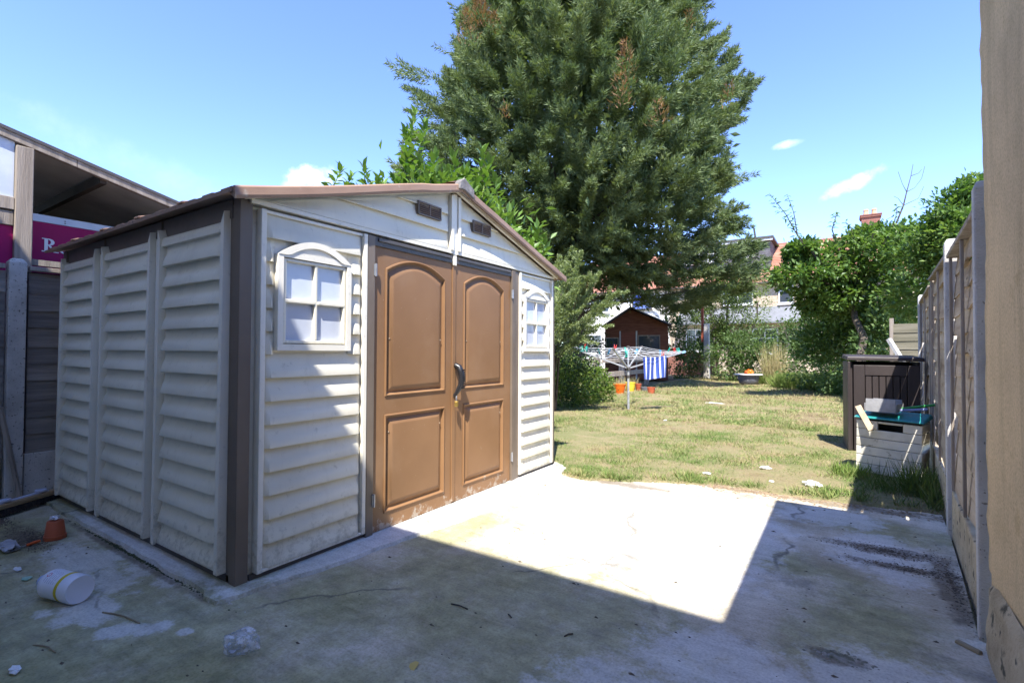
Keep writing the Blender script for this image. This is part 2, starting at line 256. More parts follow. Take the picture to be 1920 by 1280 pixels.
# ------------------------------------------------------------------ object helpers
class MB:
    def __init__(s): s.v = []; s.f = []
    def add(s, vs, fs):
        o = len(s.v); s.v += [tuple(x) for x in vs]; s.f += [tuple(i+o for i in f) for f in fs]; return s
    def box(s, a, b, taper=0):
        (x0, y0, z0), (x1, y1, z1) = a, b; t = taper
        return s.add([(x0, y0, z0), (x1, y0, z0), (x1, y1, z0), (x0, y1, z0), (x0+t, y0+t, z1), (x1-t, y0+t, z1), (x1-t, y1-t, z1), (x0+t, y1-t, z1)],
                     [(3, 2, 1, 0), (4, 5, 6, 7), (0, 1, 5, 4), (1, 2, 6, 5), (2, 3, 7, 6), (3, 0, 4, 7)])
    def bar(s, p, q, w, h, up=(0, 0, 1)):      # box from p to q
        p, q = Vector(p), Vector(q); d = (q-p).normalized(); u = Vector(up); r = d.cross(u)
        if r.length < 1e-4: u = Vector((1, 0, 0)); r = d.cross(u)
        r.normalize(); u = r.cross(d); vs = []
        for c in (p, q):
            for a, b in ((-1, -1), (1, -1), (1, 1), (-1, 1)): vs.append(c+r*a*w/2+u*b*h/2)
        return s.add(vs, [(3, 2, 1, 0), (4, 5, 6, 7), (0, 1, 5, 4), (1, 2, 6, 5), (2, 3, 7, 6), (3, 0, 4, 7)])
    def tube(s, pts, rad, n=8, cap=True):
        pts = [Vector(p) for p in pts]; k = len(pts)
        if not hasattr(rad, '__len__'): rad = [rad]*k
        vs = []; prev = None
        for i, p in enumerate(pts):
            d = (pts[min(i+1, k-1)]-pts[max(i-1, 0)]).normalized()
            r = d.cross(Vector((0, 0, 1))) if prev is None else prev-d*prev.dot(d)
            if r.length < 1e-3: r = d.cross(Vector((1, 0, 0)))
            r.normalize(); prev = r; u = d.cross(r)
            for j in range(n): a = 2*PI*j/n; vs.append(p+(r*math.cos(a)+u*math.sin(a))*rad[i])
        fs = [(i*n+j, i*n+(j+1) % n, (i+1)*n+(j+1) % n, (i+1)*n+j) for i in range(k-1) for j in range(n)]
        if cap: fs += [tuple(range(n))[::-1], tuple((k-1)*n+j for j in range(n))]
        return s.add(vs, fs)
    def lathe(s, prof, n=20, c=(0, 0, 0), sx=1, sy=1):
        k = len(prof); vs = [(c[0]+r*math.cos(2*PI*j/n)*sx, c[1]+r*math.sin(2*PI*j/n)*sy, c[2]+z) for r, z in prof for j in range(n)]
        fs = [(i*n+j, i*n+(j+1) % n, (i+1)*n+(j+1) % n, (i+1)*n+j) for i in range(k-1) for j in range(n)]
        if prof[0][0] > 1e-6: fs.append(tuple(range(n))[::-1])
        if prof[-1][0] > 1e-6: fs.append(tuple((k-1)*n+j for j in range(n)))
        return s.add(vs, fs)
    def prism(s, poly, a, b, f):      # poly of 2-D points, extruded from a to b; f(u, v, w) gives the 3-D point
        n = len(poly); vs = [f(u, v, a) for u, v in poly]+[f(u, v, b) for u, v in poly]
        return s.add(vs, [tuple(range(n))[::-1], tuple(range(n, 2*n))]+[(i, (i+1) % n, n+(i+1) % n, n+i) for i in range(n)])
    def build(s, name, mat, parent=None, bevel=0, smooth=False, fix=True):
        me = bpy.data.meshes.new(name); me.from_pydata([tuple(x) for x in s.v], [], s.f); me.update()
        if fix or bevel:
            bm = bmesh.new(); bm.from_mesh(me)
            bmesh.ops.recalc_face_normals(bm, faces=bm.faces)
            if bevel: bmesh.ops.bevel(bm, geom=[e for e in bm.edges if e.is_manifold and e.calc_face_angle(0) > .4], offset=bevel, segments=2, profile=.5, affect='EDGES', clamp_overlap=True)
            bm.to_mesh(me); bm.free()
        if smooth: me.shade_smooth() if hasattr(me, 'shade_smooth') else None
        me.materials.append(mat); o = bpy.data.objects.new(name, me); COL.objects.link(o)
        if parent: o.parent = parent
        if smooth:
            try: me.set_sharp_from_angle(angle=math.radians(40))
            except Exception: pass
        return o
def thing(name, label, cat, loc=(0, 0, 0), rz=0, group=None):
    o = bpy.data.objects.new(name, None); COL.objects.link(o); o.location = loc; o.rotation_euler = (0, 0, rz); o.empty_display_size = .1
    o['label'] = label; o['category'] = cat
    if group: o['group'] = group
    return o
def tag(o, label, cat, group=None):
    o['label'] = label; o['category'] = cat
    if group: o['group'] = group
    return o
def struct(o): o['kind'] = 'structure'; return o
def stuff(o): o['kind'] = 'stuff'; return o
def share(name, src, parent, loc, rot=(0, 0, 0), sc=(1, 1, 1)):     # another piece with the same mesh
    o = bpy.data.objects.new(name, src.data); COL.objects.link(o); o.parent = parent; o.location = loc; o.rotation_euler = rot; o.scale = sc; return o
def copy_tree(o, parent=None):
    c = o.copy(); COL.objects.link(c); c.parent = parent
    for ch in list(o.children): copy_tree(ch, c)
    return c
def npmesh(name, verts, tris, mat, parent=None, smooth=False):
    me = bpy.data.meshes.new(name); nv = len(verts); nf = len(tris); k = tris.shape[1]
    me.vertices.add(nv); me.vertices.foreach_set('co', verts.astype(np.float32).ravel())
    me.loops.add(nf*k); me.loops.foreach_set('vertex_index', tris.astype(np.int32).ravel())
    me.polygons.add(nf); me.polygons.foreach_set('loop_start', np.arange(0, nf*k, k, dtype=np.int32))
    try: me.polygons.foreach_set('loop_total', np.full(nf, k, dtype=np.int32))
    except Exception: pass
    me.update(calc_edges=True); me.materials.append(mat)
    o = bpy.data.objects.new(name, me); COL.objects.link(o)
    if parent: o.parent = parent
    return o
def unit(a): return a/np.maximum(np.linalg.norm(a, axis=-1, keepdims=True), 1e-9)
def leaves(name, P, D, L, Wd, mat, parent=None, up=None, fold=.15, kind='leaf', spread=.55):
    n = len(P); D = unit(D); ref = unit(RNG.normal(size=(n, 3))*spread+(np.array([0, 0, 1.0]) if up is None else up))
    S = unit(np.cross(D, ref)); Nn = np.cross(S, D); L = np.broadcast_to(L, (n,))[:, None]; Wd = np.broadcast_to(Wd, (n,))[:, None]
    if kind == 'blade':
        V = np.stack([P-S*Wd/2, P+S*Wd/2, P+D*L], 1).reshape(-1, 3); F = np.arange(3*n).reshape(n, 3)
    else:
        mid = P+D*L*.48+Nn*Wd*fold
        V = np.stack([P, mid+S*Wd/2, P+D*L, mid-S*Wd/2], 1).reshape(-1, 3); b = np.arange(n)[:, None]*4
        F = np.concatenate([b+np.array([0, 1, 2]), b+np.array([0, 2, 3])], 1).reshape(-1, 3)
    return npmesh(name, V, F, mat, parent)
def plumes(specs, rough=.5, ups=False):      # specs: (base, dir, length, radius, n) -> blade points and directions along feathery boughs
    Ps, Ds, Us = [], [], []
    for (b, d, L, r, n) in specs:
        b = np.array(b, float); d = unit(np.array(d, float)); t = RNG.random(n)**.8; a = RNG.random(n)*2*PI
        s = unit(np.cross(d, [0.31, .2, .93])); u = np.cross(d, s)
        rad = r*(1-.8*t)*np.sqrt(RNG.random(n)); droop = -.12*L*(t**2)
        off = s[None]*(np.cos(a)*rad)[:, None]+u[None]*(np.sin(a)*rad*.7)[:, None]
        P = b+d*(t*L)[:, None]+off; P[:, 2] += droop*0
        Ds.append(unit(d[None]*.9+unit(off+1e-6)*.75+RNG.normal(size=(n, 3))*rough*.6)); Ps.append(P); Us.append(unit(off+1e-6)*.9+d[None]*.25+np.array([0, 0, .45]))
    if ups: return np.concatenate(Ps), np.concatenate(Ds), np.concatenate(Us)
    return np.concatenate(Ps), np.concatenate(Ds)
def clumps(blobs, per, nleaf, csize=(.14, .3), shell=.55, squash=.75):   # foliage points in clumps through ellipsoids
    Ps, Ds = [], []
    for (c, r) in blobs:
        c = np.array(c, float); r = np.array(r, float)
        for k in range(per):
            q = unit(RNG.normal(size=3)); rr = shell+(1.06-shell)*RNG.random()**.7; cc = c+q*r*rr
            sz = (csize[0]+(csize[1]-csize[0])*RNG.random())*r.mean(); n = int(nleaf*(.6+.8*RNG.random()))
            g = RNG.normal(size=(n, 3))*np.array([1, 1, squash])*sz*.55; Ps.append(cc+g)
            Ds.append(unit(unit(g)*.8+q*.5+np.array([0, 0, .15])+RNG.normal(size=(n, 3))*.5))
    return np.concatenate(Ps), np.concatenate(Ds)
def trunk(name, pts, rad, mat, parent, n=8): return MB().tube(pts, rad, n).build(name, mat, parent, smooth=True)
def wobble(a, b, k=5, amp=.1):
    a, b = Vector(a), Vector(b); L = (b-a).length
    return [a.lerp(b, i/k)+(Vector((random.uniform(-1, 1), random.uniform(-1, 1), random.uniform(-.4, .4)))*amp*L*(0 if i in (0, k) else 1)) for i in range(k+1)]

# ------------------------------------------------------------------ ground, patio, lawn
g_ = MB(); g_.add([(-420, -420, -.06), (420, -420, -.06), (420, 420, -.06), (-420, 420, -.06)], [(0, 1, 2, 3)])
struct(g_.build('ground', M_LAWN))
EDGE = [(.60, 4.74), (.36, 4.70), (.10, 4.69), (-.13, 4.66), (-.36, 4.63), (-.62, 4.67), (-.9, 4.66), (-1.15, 4.54), (-1.38, 4.45), (-1.58, 4.33), (-1.76, 4.25), (-1.97, 4.15), (-2.12, 4.18), (-2.3, 4.27)]
edge2 = []
for a, b in zip(EDGE[:-1], EDGE[1:]):
    for i in range(7):
        t = i/7; w = .035 if i else .012
        edge2.append((a[0]+(b[0]-a[0])*t+random.uniform(-w, w), a[1]+(b[1]-a[1])*t+random.uniform(-w, w)))
poly = [(-5.42, -.88), (.484, -.88), (.484, 2.74), (.46, 2.76), (.52, 3.5), (.57, 4.2)]+edge2+[EDGE[-1], (-2.45, 4.4), (-5.42, 4.4)]
n = len(poly)
pm = MB().add([(x, y, 0) for x, y in poly]+[(x, y, -.12) for x, y in poly], [tuple(range(n))]+[(i, i+n, (i+1) % n+n, (i+1) % n) for i in range(n)])
struct(pm.build('patio', M_CONC))
# lawn sheet with small bumps
nx, ny = 90, 300; xs = np.linspace(-5.75, 1.35, nx); ys = np.concatenate([np.linspace(3.95, 9, 170), np.linspace(9.1, 30, 130)]); ny = len(ys)
def lawn_z(x, y): return .012+.022*mnoise.noise(Vector((x*1.7, y*1.7, 3)))+.012*mnoise.noise(Vector((x*6, y*6, 8)))
LV = np.array([(x, y, lawn_z(x, y)) for y in ys for x in xs])
ex = np.array([p[0] for p in EDGE][::-1]); ey = np.array([p[1] for p in EDGE][::-1])
edge_y = np.where(LV[:, 0] < -2.3, 4.27, np.interp(LV[:, 0], ex, ey))
LV[:, 2] = np.where(LV[:, 1] < edge_y-.02, -.03, np.where(LV[:, 1] < edge_y+.1, LV[:, 2]*.4+.004, LV[:, 2]))
idx = np.arange(nx*ny).reshape(ny, nx)
LF = np.stack([idx[:-1, :-1].ravel(), idx[:-1, 1:].ravel(), idx[1:, 1:].ravel(), idx[1:, :-1].ravel()], 1)
lw = npmesh('lawn', LV, LF, M_LAWN); struct(lw); lw.data.shade_smooth()

# shed base: a rough raised slab
bp = [(-2.66, -.1), (-2.2, -.095), (-1.6, -.10), (-1.1, -.095), (-.5, -.105), (-.1, -.11), (.08, -.14)]
fr = [(.12, .1), (.17, .35), (.2, .6), (.22, .9), (.27, 1.2), (.30, 1.5), (.33, 1.8), (.30, 2.1), (.27, 2.5), (.24, 2.9), (.2, 3.1), (.12, 3.2)]
bp = [(x+random.uniform(-.012, .012), y+random.uniform(-.012, .012)) for a, b in zip((bp+fr)[:-1], (bp+fr)[1:]) for x, y in ((a[0]+(b[0]-a[0])*t, a[1]+(b[1]-a[1])*t) for t in (0, .25, .5, .75))]+[(.0, 3.28), (-2.7, 3.28)]
n = len(bp)
sb = MB().add([(x, y, .02) for x, y in bp]+[(x*1.0+(.018 if x > 0 else 0), y-(.015 if y < 0 else 0), -.05) for x, y in bp], [tuple(range(n))]+[(i, i+n, (i+1) % n+n, (i+1) % n) for i in range(n)])
o = sb.build('shed_base', M_CONCEDGE); o.location = (-2.469, 1.30, 0); struct(o)

# ------------------------------------------------------------------ the house behind and to the right of the camera
hs_ = thing('house', 'cream rendered house wall with cracked plinth along the right edge of the patio', 'house', (0, 0, 0))
MB().box((-12.2, -9, 0), (8, -.9, 5.1)).build('wall', M_MAINWALL, hs_)
ew = MB()       # extension wall, its face towards the patio gently uneven
gy, gz = 40, 60; y0, y1, z0, z1 = -.897, 2.745, .30, 2.83
vs = []; fs = []
for i in range(gy+1):
    for j in range(gz+1):
        y = y0+(y1-y0)*i/gy; z = z0+(z1-z0)*j/gz
        vs.append((.485+.005*mnoise.noise(Vector((y*2, z*2, 1)))+(.006*mnoise.noise(Vector((3, z*11, 1)))+.004 if i == gy else 0), y+(.010*mnoise.noise(Vector((7, z*7, 4)))+.007*mnoise.noise(Vector((2, z*23, 4))) if i == gy else 0), z+(.012*mnoise.noise(Vector((y*9, 0, 5))) if j == 0 else 0)))
fs = [(i*(gz+1)+j, (i+1)*(gz+1)+j, (i+1)*(gz+1)+j+1, i*(gz+1)+j+1) for i in range(gy) for j in range(gz)]
ew.add(vs, fs); ew.box((.493, -.897, 0), (3.8, 2.728, 2.83))
ew.build('extension_wall', M_RENDER, hs_, smooth=True, fix=False)
pl_ = MB(); vs = []; gy, gz = 40, 8      # broken plinth
for i in range(gy+1):
    for j in range(gz+1):
        y = -.897+(2.715+.897)*i/gy; z = .268*j/gz
        x = .468+.012*mnoise.noise(Vector((y*5, z*7, 2)))+(.02 if j == gz else 0)-(.012*(1-j/gz))+max(0, (y-2.55)*.12)*random.uniform(.6, 1.1)
        vs.append((x, y+(random.uniform(-.012, .006) if i == gy else 0), z+(.008*mnoise.noise(Vector((y*14, 3, 5))) if j == gz else 0)))
pl_.add(vs, [(i*(gz+1)+j, (i+1)*(gz+1)+j, (i+1)*(gz+1)+j+1, i*(gz+1)+j+1) for i in range(gy) for j in range(gz)])
pl_.build('plinth', M_PLINTH, hs_, fix=False, smooth=True)
MB().box((.42, -.6, 2.832), (4.0, 2.775, 2.93)).box((.365, -.6, 2.80), (.418, 2.795, 2.932)).box((.42, 2.777, 2.80), (4.0, 2.795, 2.932)).build('extension_roof', M_WHITE, hs_)
rf = MB(); rf.add([(-12.3, -.66, 5.13), (8.1, -.66, 5.13), (8.1, -5, 8.2), (-12.3, -5, 8.2), (-12.3, -9.3, 5.13), (8.1, -9.3, 5.13)], [(0, 1, 2, 3), (3, 2, 5, 4)])
rf.build('roof', MAT('brown_roof_tile', [(.12, .07, .05), (.2, .11, .08)], 3, .9, .5, 30), hs_)
MB().box((-12.3, -.68, 5.1), (8.1, -.61, 5.2)).box((-12.3, -.897, 5.06), (8.1, -.682, 5.098)).build('gutter', M_DARK, hs_)

# ------------------------------------------------------------------ the shed
OX, OY = -2.469, 1.30
shed = thing('garden_shed', 'ivory vinyl garden shed with brown double doors, brown roof and small arched windows', 'shed', (OX, OY, .012))
SW, SD = 3.2, 2.576; ZT = 1.885; RZ, EZ = 2.385, 1.925
FRONT = lambda u, nn, z: (nn, u, z)          # u along the front, nn outwards
SIDE = lambda u, nn, z: (-u, -nn, z)          # u from the near corner to the back, nn outwards
def roofz(y): return EZ-.01+(RZ-EZ)*(1-abs(y-SW/2)/(SW/2))-.012
def siding(parent, fr, u0, u1, z0, z1, dep=.031, ret=.03, top=None, base=.004, cut=None, mat=None):
    us = [u0, u0+ret*.45, u0+ret, u1-ret, u1-ret*.45, u1]; ks = [.04, .55, 1, 1, .55, .04]
    if top:       # trim under a sloping roof
        us = [u0, u0+ret*.45, u0+ret]+[u0+ret+(u1-u0-2*ret)*i/8 for i in range(1, 8)]+[u1-ret, u1-ret*.45, u1]; ks = [.04, .55]+[1]*9+[.55, .04]
    mb = MB(); rows = []
    for u, k in zip(us, ks):
        zt = z1+.004 if not top else min(z1+.004, top(u)); h = max(.002, zt-z0); hh = h/(z1-z0)
        dd = dep*k
        B = base; q = lambda f_, n_: (u, B+(dd*n_ if h > .9*(z1-z0) else dd*max(n_, .4)), z0+h*f_)
        rows.append([(u, B, z0+min(.003, h*.5)), (u, B+dd*.98, z0), (u, B+dd, z0+min(.003, h*.5)), q(.40, .72), q(.62, .30), q(1.0, .03)])
    m_ = 6; vs = [fr(*p) for r in rows for p in r]
    fs = [(i*m_+j, (i+1)*m_+j, (i+1)*m_+j+1, i*m_+j+1) for i in range(len(rows)-1) for j in range(m_-1)]
    fs += [tuple(range(m_)), tuple((len(rows)-1)*m_+j for j in range(m_))]
    mb.add(vs, fs); o = mb.build('siding_board', mat or M_CREAM, parent)
    me = o.data
    for p in me.polygons: p.use_smooth = True
    try: me.set_sharp_from_angle(angle=math.radians(32))
    except Exception: pass
    return o
def fbox(mb, fr, u0, u1, n0, n1, z0, z1):
    a = fr(u0, n0, z0); b = fr(u1, n1, z1)
    return mb.box(tuple(min(p, q) for p, q in zip(a, b)), tuple(max(p, q) for p, q in zip(a, b)))
def stile(mb, fr, u0, u1, n, z0, z1, lean):     # upright with a mitred pointed head
    zz = z1+.055
    zl, zr = (zz, z1) if lean < 0 else (z1, zz)
    vs = [fr(u0, 0, z0), fr(u1, 0, z0), fr(u1, n, z0), fr(u0, n, z0), fr(u0, 0, zl), fr(u1, 0, zr), fr(u1, n*.8, zr-.01), fr(u0, n*.8, zl-.01)]
    mb.add(vs, [(0, 1, 2, 3), (4, 5, 6, 7), (0, 1, 5, 4), (1, 2, 6, 5), (2, 3, 7, 6), (3, 0, 4, 7)])
# side wall, three panels
core = MB(); core.box((-SD+.03, .02, .0), (-.02, SW-.02, 1.86))
core.prism([(.02, 1.86), (SW-.02, 1.86), (SW-.02, roofz(SW)-.03), (SW/2, roofz(SW/2)-.04), (.02, roofz(0)-.03)], -SD+.03, -.03, lambda u, v, w: (w, u, v))
core.build('inner_wall', M_CREAM, shed)
for (u0, u1) in ((.085, .835), (.935, 1.70), (1.82, 2.52)):
    pb = MB(); fbox(pb, SIDE, u0, u1, -.018, .002, .05, 1.80)
    stile(pb, SIDE, u0, u0+.032, .05, .05, 1.80, -1); stile(pb, SIDE, u1-.032, u1, .05, .05, 1.80, 1)
    fbox(pb, SIDE, u0+.032, u1-.032, .002, .03, .05, .068)
    # rounded head rail
    hr = [SIDE(u, nn, z) for u in (u0+.032, u1-.032) for nn, z in ((.002, 1.748), (.032, 1.748), (.031, 1.775), (.022, 1.797), (.002, 1.81))]
    pb.add(hr, [(0, 1, 6, 5), (1, 2, 7, 6), (2, 3, 8, 7), (3, 4, 9, 8), (0, 1, 2, 3, 4), (9, 8, 7, 6, 5)])
    pn = pb.build('side_panel', M_PALE, shed)
    for i in range(14): siding(pn, SIDE, u0+.033, u1-.033, .07+.1198*i, .07+.1198*(i+1), .043, .05)
for (u0, u1) in ((.842, .928), (1.707, 1.813)):
    sb_ = MB(); fbox(sb_, SIDE, u0, u1, -.018, .006, .02, 1.80); fbox(sb_, SIDE, (u0+u1)/2-.012, (u0+u1)/2+.012, .006, .022, .02, 1.80)
    sb_.build('joint_strip', M_PALE, shed)
hd = MB(); fbox(hd, SIDE, .06, SD, -.018, .0, 1.80, EZ-.012)
for u in (.06, .86, 1.74, 2.5): fbox(hd, SIDE, u, u+.07, .0, .012, 1.812, EZ-.02)
hd.build('side_header', M_UNDER, shed)
for a_ in ((SIDE, .0, SD, .042), (FRONT, .06, .80, .03), (FRONT, 2.4, SW, .03)):
    br_ = MB(); fbox(br_, a_[0], a_[1], a_[2], -.018, .008, .0, a_[3]); br_.build('base_rail', M_DARK, shed)
def corner(u0, u1, y0, y1, extra):
    mb = MB().box((u0, y0, .0), (u1, y1, EZ-.01)); 
    for e in extra: mb.box(*e)
    return mb.build('corner_post', M_UNDER, shed, bevel=.004)
corner(-.05, .012, -.012, .052, [((-.083, -.008, .0), (-.052, .02, 1.88))])
corner(-.05, .008, SW-.056, SW+.008, [])
corner(-SD, -SD+.05, -.008, .05, [])
MB().box((-SD, .0, 0), (-SD+.02, SW, 1.9)).box((-SD+.02, SW-.01, 0), (-.05, SW, 1.9)).build('rear_wall', M_CREAM, shed)
# front panels with a window each
def front_panel(u0, u1, win):
    pb = MB(); wu0, wu1, wz0, wz1 = win
    fbox(pb, FRONT, u0, u1, -.018, .002, .035, 1.872)
    stile(pb, FRONT, u0, u0+.03, .034, .035, 1.80, -1) if False else fbox(pb, FRONT, u0, u0+.028, .002, .034, .035, 1.872)
    fbox(pb, FRONT, u1-.028, u1, .002, .034, .035, 1.872); fbox(pb, FRONT, u0+.028, u1-.028, .002, .03, .035, .05); fbox(pb, FRONT, u0+.028, u1-.028, .002, .02, 1.855, 1.872)
    pn = pb.build('front_panel', M_PALE, shed, bevel=.003)
    k = 15; p = (1.85-.052)/k
    for i in range(k):
        z0, z1 = .052+p*i, .052+p*(i+1)
        uc = (wu0+wu1)/2; hw = (wu1-wu0)/2
        def archz(u): return wz1+.094*max(0, 1-((u-uc)/hw)**2)
        if z1 <= wz0-.0 or z0 >= wz1+.10:
            siding(pn, FRONT, u0+.03, u1-.03, z0, z1)
        elif z0 > wz1-.012:        # runs behind the arch
            siding(pn, FRONT, u0+.03, u1-.03, z0, z1)
        else:
            siding(pn, FRONT, u0+.03, wu0, z0, z1); siding(pn, FRONT, wu1, u1-.03, z0, z1)
    # window
    uc, hw = (wu0+wu1)/2, (wu1-wu0)/2; tw = .030
    w_ = MB()
    fbox(w_, FRONT, wu0, wu0+tw, .0, .044, wz0, wz1); fbox(w_, FRONT, wu1-tw, wu1, .0, .044, wz0, wz1); fbox(w_, FRONT, wu0+tw, wu1-tw, .0, .042, wz0, wz0+.034)
    fbox(w_, FRONT, wu0+tw, wu1-tw, .0, .042, wz1-.012, wz1+.022)
    # solid ground of the arch, then the raised arch moulding
    seg = 16; A = [(uc-hw+2*hw*i/seg) for i in range(seg+1)]
    outer = [(u, wz1+.094*(1-((u-uc)/hw)**2)) for u in A]
    w_.prism([(wu0, wz1-.001)]+outer+[(wu1, wz1-.001)], .0, .036, lambda u, v, n_: FRONT(u, n_, v))
    for i in range(seg):
        (a0, a1), (b0, b1) = outer[i], outer[i+1]
        f0 = .034; w_.prism([(a0, a1), (b0, b1), (uc+(b0-uc)*.90, max(wz1, wz1+(b1-wz1)*1.0-f0)), (uc+(a0-uc)*.90, max(wz1, wz1+(a1-wz1)-f0))], .036, .047, lambda u, v, n_: FRONT(u, n_, v))
    wd = w_.build('window', M_PALE, pn, bevel=0)
    wd.name = 'window_trim'; iu0, iu1, iz0, iz1 = wu0+tw+.004, wu1-tw-.004, wz0+.038, wz1-.016
    wf = MB(); fw = .017
    fbox(wf, FRONT, iu0, iu0+fw, .004, .036, iz0, iz1); fbox(wf, FRONT, iu1-fw, iu1, .004, .036, iz0, iz1); fbox(wf, FRONT, iu0+fw, iu1-fw, .004, .036, iz0, iz0+fw); fbox(wf, FRONT, iu0+fw, iu1-fw, .004, .036, iz1-fw, iz1)
    fbox(wf, FRONT, uc-.0085, uc+.0085, .004, .034, iz0+fw, iz1-fw); zm = (iz0+iz1)/2
    fbox(wf, FRONT, iu0+fw*.5, uc-.0085, .008, .038, zm-.009, zm+.009); fbox(wf, FRONT, uc+.0085, iu1-fw*.5, .008, .038, zm-.009, zm+.009)
    wf.build('window_frame', M_CREAM, pn, bevel=.0035)
    for a, b in ((iu0+fw, uc-.0085), (uc+.0085, iu1-fw)):
        for c, d in ((iz0+fw, zm-.009), (zm+.009, iz1-fw)):
            q = MB(); fbox(q, FRONT, a, b, .002, .014, c, d); q.build('window_pane', M_SHEDPANE, pn)
    MB().lathe([(0, .0), (.006, .0), (.004, .004), (0, .005)], 8).build('x', M_CREAM) if False else None
    return pn
front_panel(.085, .762, (.172, .632, 1.152, 1.655))
front_panel(2.51, 3.135, (2.575, 3.04, 1.152, 1.655))
# door jambs and head
for a_ in ((.768, .824, .03), (2.386, 2.44, .03), (2.446, 2.508, .02)):
    jb = MB(); fbox(jb, FRONT, a_[0], a_[1], -.03, a_[2], .0, ZT-.012); jb.build('door_jamb', M_UNDER, shed, bevel=.003)
he = MB(); fbox(he, FRONT, .826, 1.578, -.03, .024, 1.815, 1.872); fbox(he, FRONT, 1.622, 2.384, -.03, .024, 1.815, 1.872); fbox(he, FRONT, .85, 1.56, .024, .034, 1.845, 1.868); fbox(he, FRONT, 1.64, 2.36, .024, .034, 1.845, 1.868)
he.build('door_head', M_DARK, shed, bevel=.003)
bk = MB(); fbox(bk, FRONT, 1.58, 1.62, -.03, .03, 1.80, 1.875); bk.build('head_bracket', M_PALE, shed, bevel=.004)
# door material: brown vinyl, scuffed and flaking near the foot
ma, t, bs, out = new_mat('brown_door_vinyl'); v = coords(t, (1, 1, 1), False)
c = ramp(t, noise(t, v, 2.5, 4), [(.3, (.22, .118, .054)), (.7, (.258, .142, .067))]).outputs[0]
sx = N(t, 'ShaderNodeSeparateXYZ'); t.links.new(v, sx.inputs[0])
lowm = N(t, 'ShaderNodeMapRange'); t.links.new(sx.outputs[2], lowm.inputs[0]); lowm.inputs[1].default_value = .0; lowm.inputs[2].default_value = .16; lowm.inputs[3].default_value = .20; lowm.inputs[4].default_value = 0
ad = N(t, 'ShaderNodeMath', operation='ADD'); t.links.new(noise(t, v, 13, 9, .74), ad.inputs[0]); t.links.new(lowm.outputs[0], ad.inputs[1])
c = mixc(t, ramp(t, ad.outputs[0], [(.66, (0, 0, 0)), (.74, (.75, .75, .75))]).outputs[0], c, (.46, .41, .34))
c = mixc(t, ramp(t, noise(t, v, 1.7, 6, .6), [(.55, (0, 0, 0)), (.8, (.35, .35, .35))]).outputs[0], c, (.36, .24, .15))
c = mixc(t, ramp(t, noise(t, v, 70, 2, .5), [(.735, (0, 0, 0)), (.77, (.7, .7, .7))]).outputs[0], c, (.4, .3, .2))
t.links.new(c, bs.inputs['Base Color']); bs.inputs['Roughness'].default_value = .5; bs.inputs['Specular IOR Level'].default_value = .28
b = N(t, 'ShaderNodeBump'); b.inputs['Strength'].default_value = .06; b.inputs['Distance'].default_value = .01; t.links.new(noise(t, v, 5, 3), b.inputs['Height']); t.links.new(b.outputs[0], bs.inputs['Normal'])
M_DOOR = ma
def arch_ring(u0, u1, z0, z1, rise, ins):       # ring of points, inset by ins
    a, b, c_, d = u0+ins, u1-ins, z0+ins, z1-ins
    pts = [(a, c_), (b, c_), (b, d)]
    k = 14
    if rise: 
        for i in range(1, k):
            s = 1-2*i/k; pts.append(((a+b)/2+(b-a)/2*s, d+rise*(1-s*s)))
    else:
        for i in range(1, k): pts.append((b+(a-b)*i/k, d))
    pts.append((a, d)); return pts
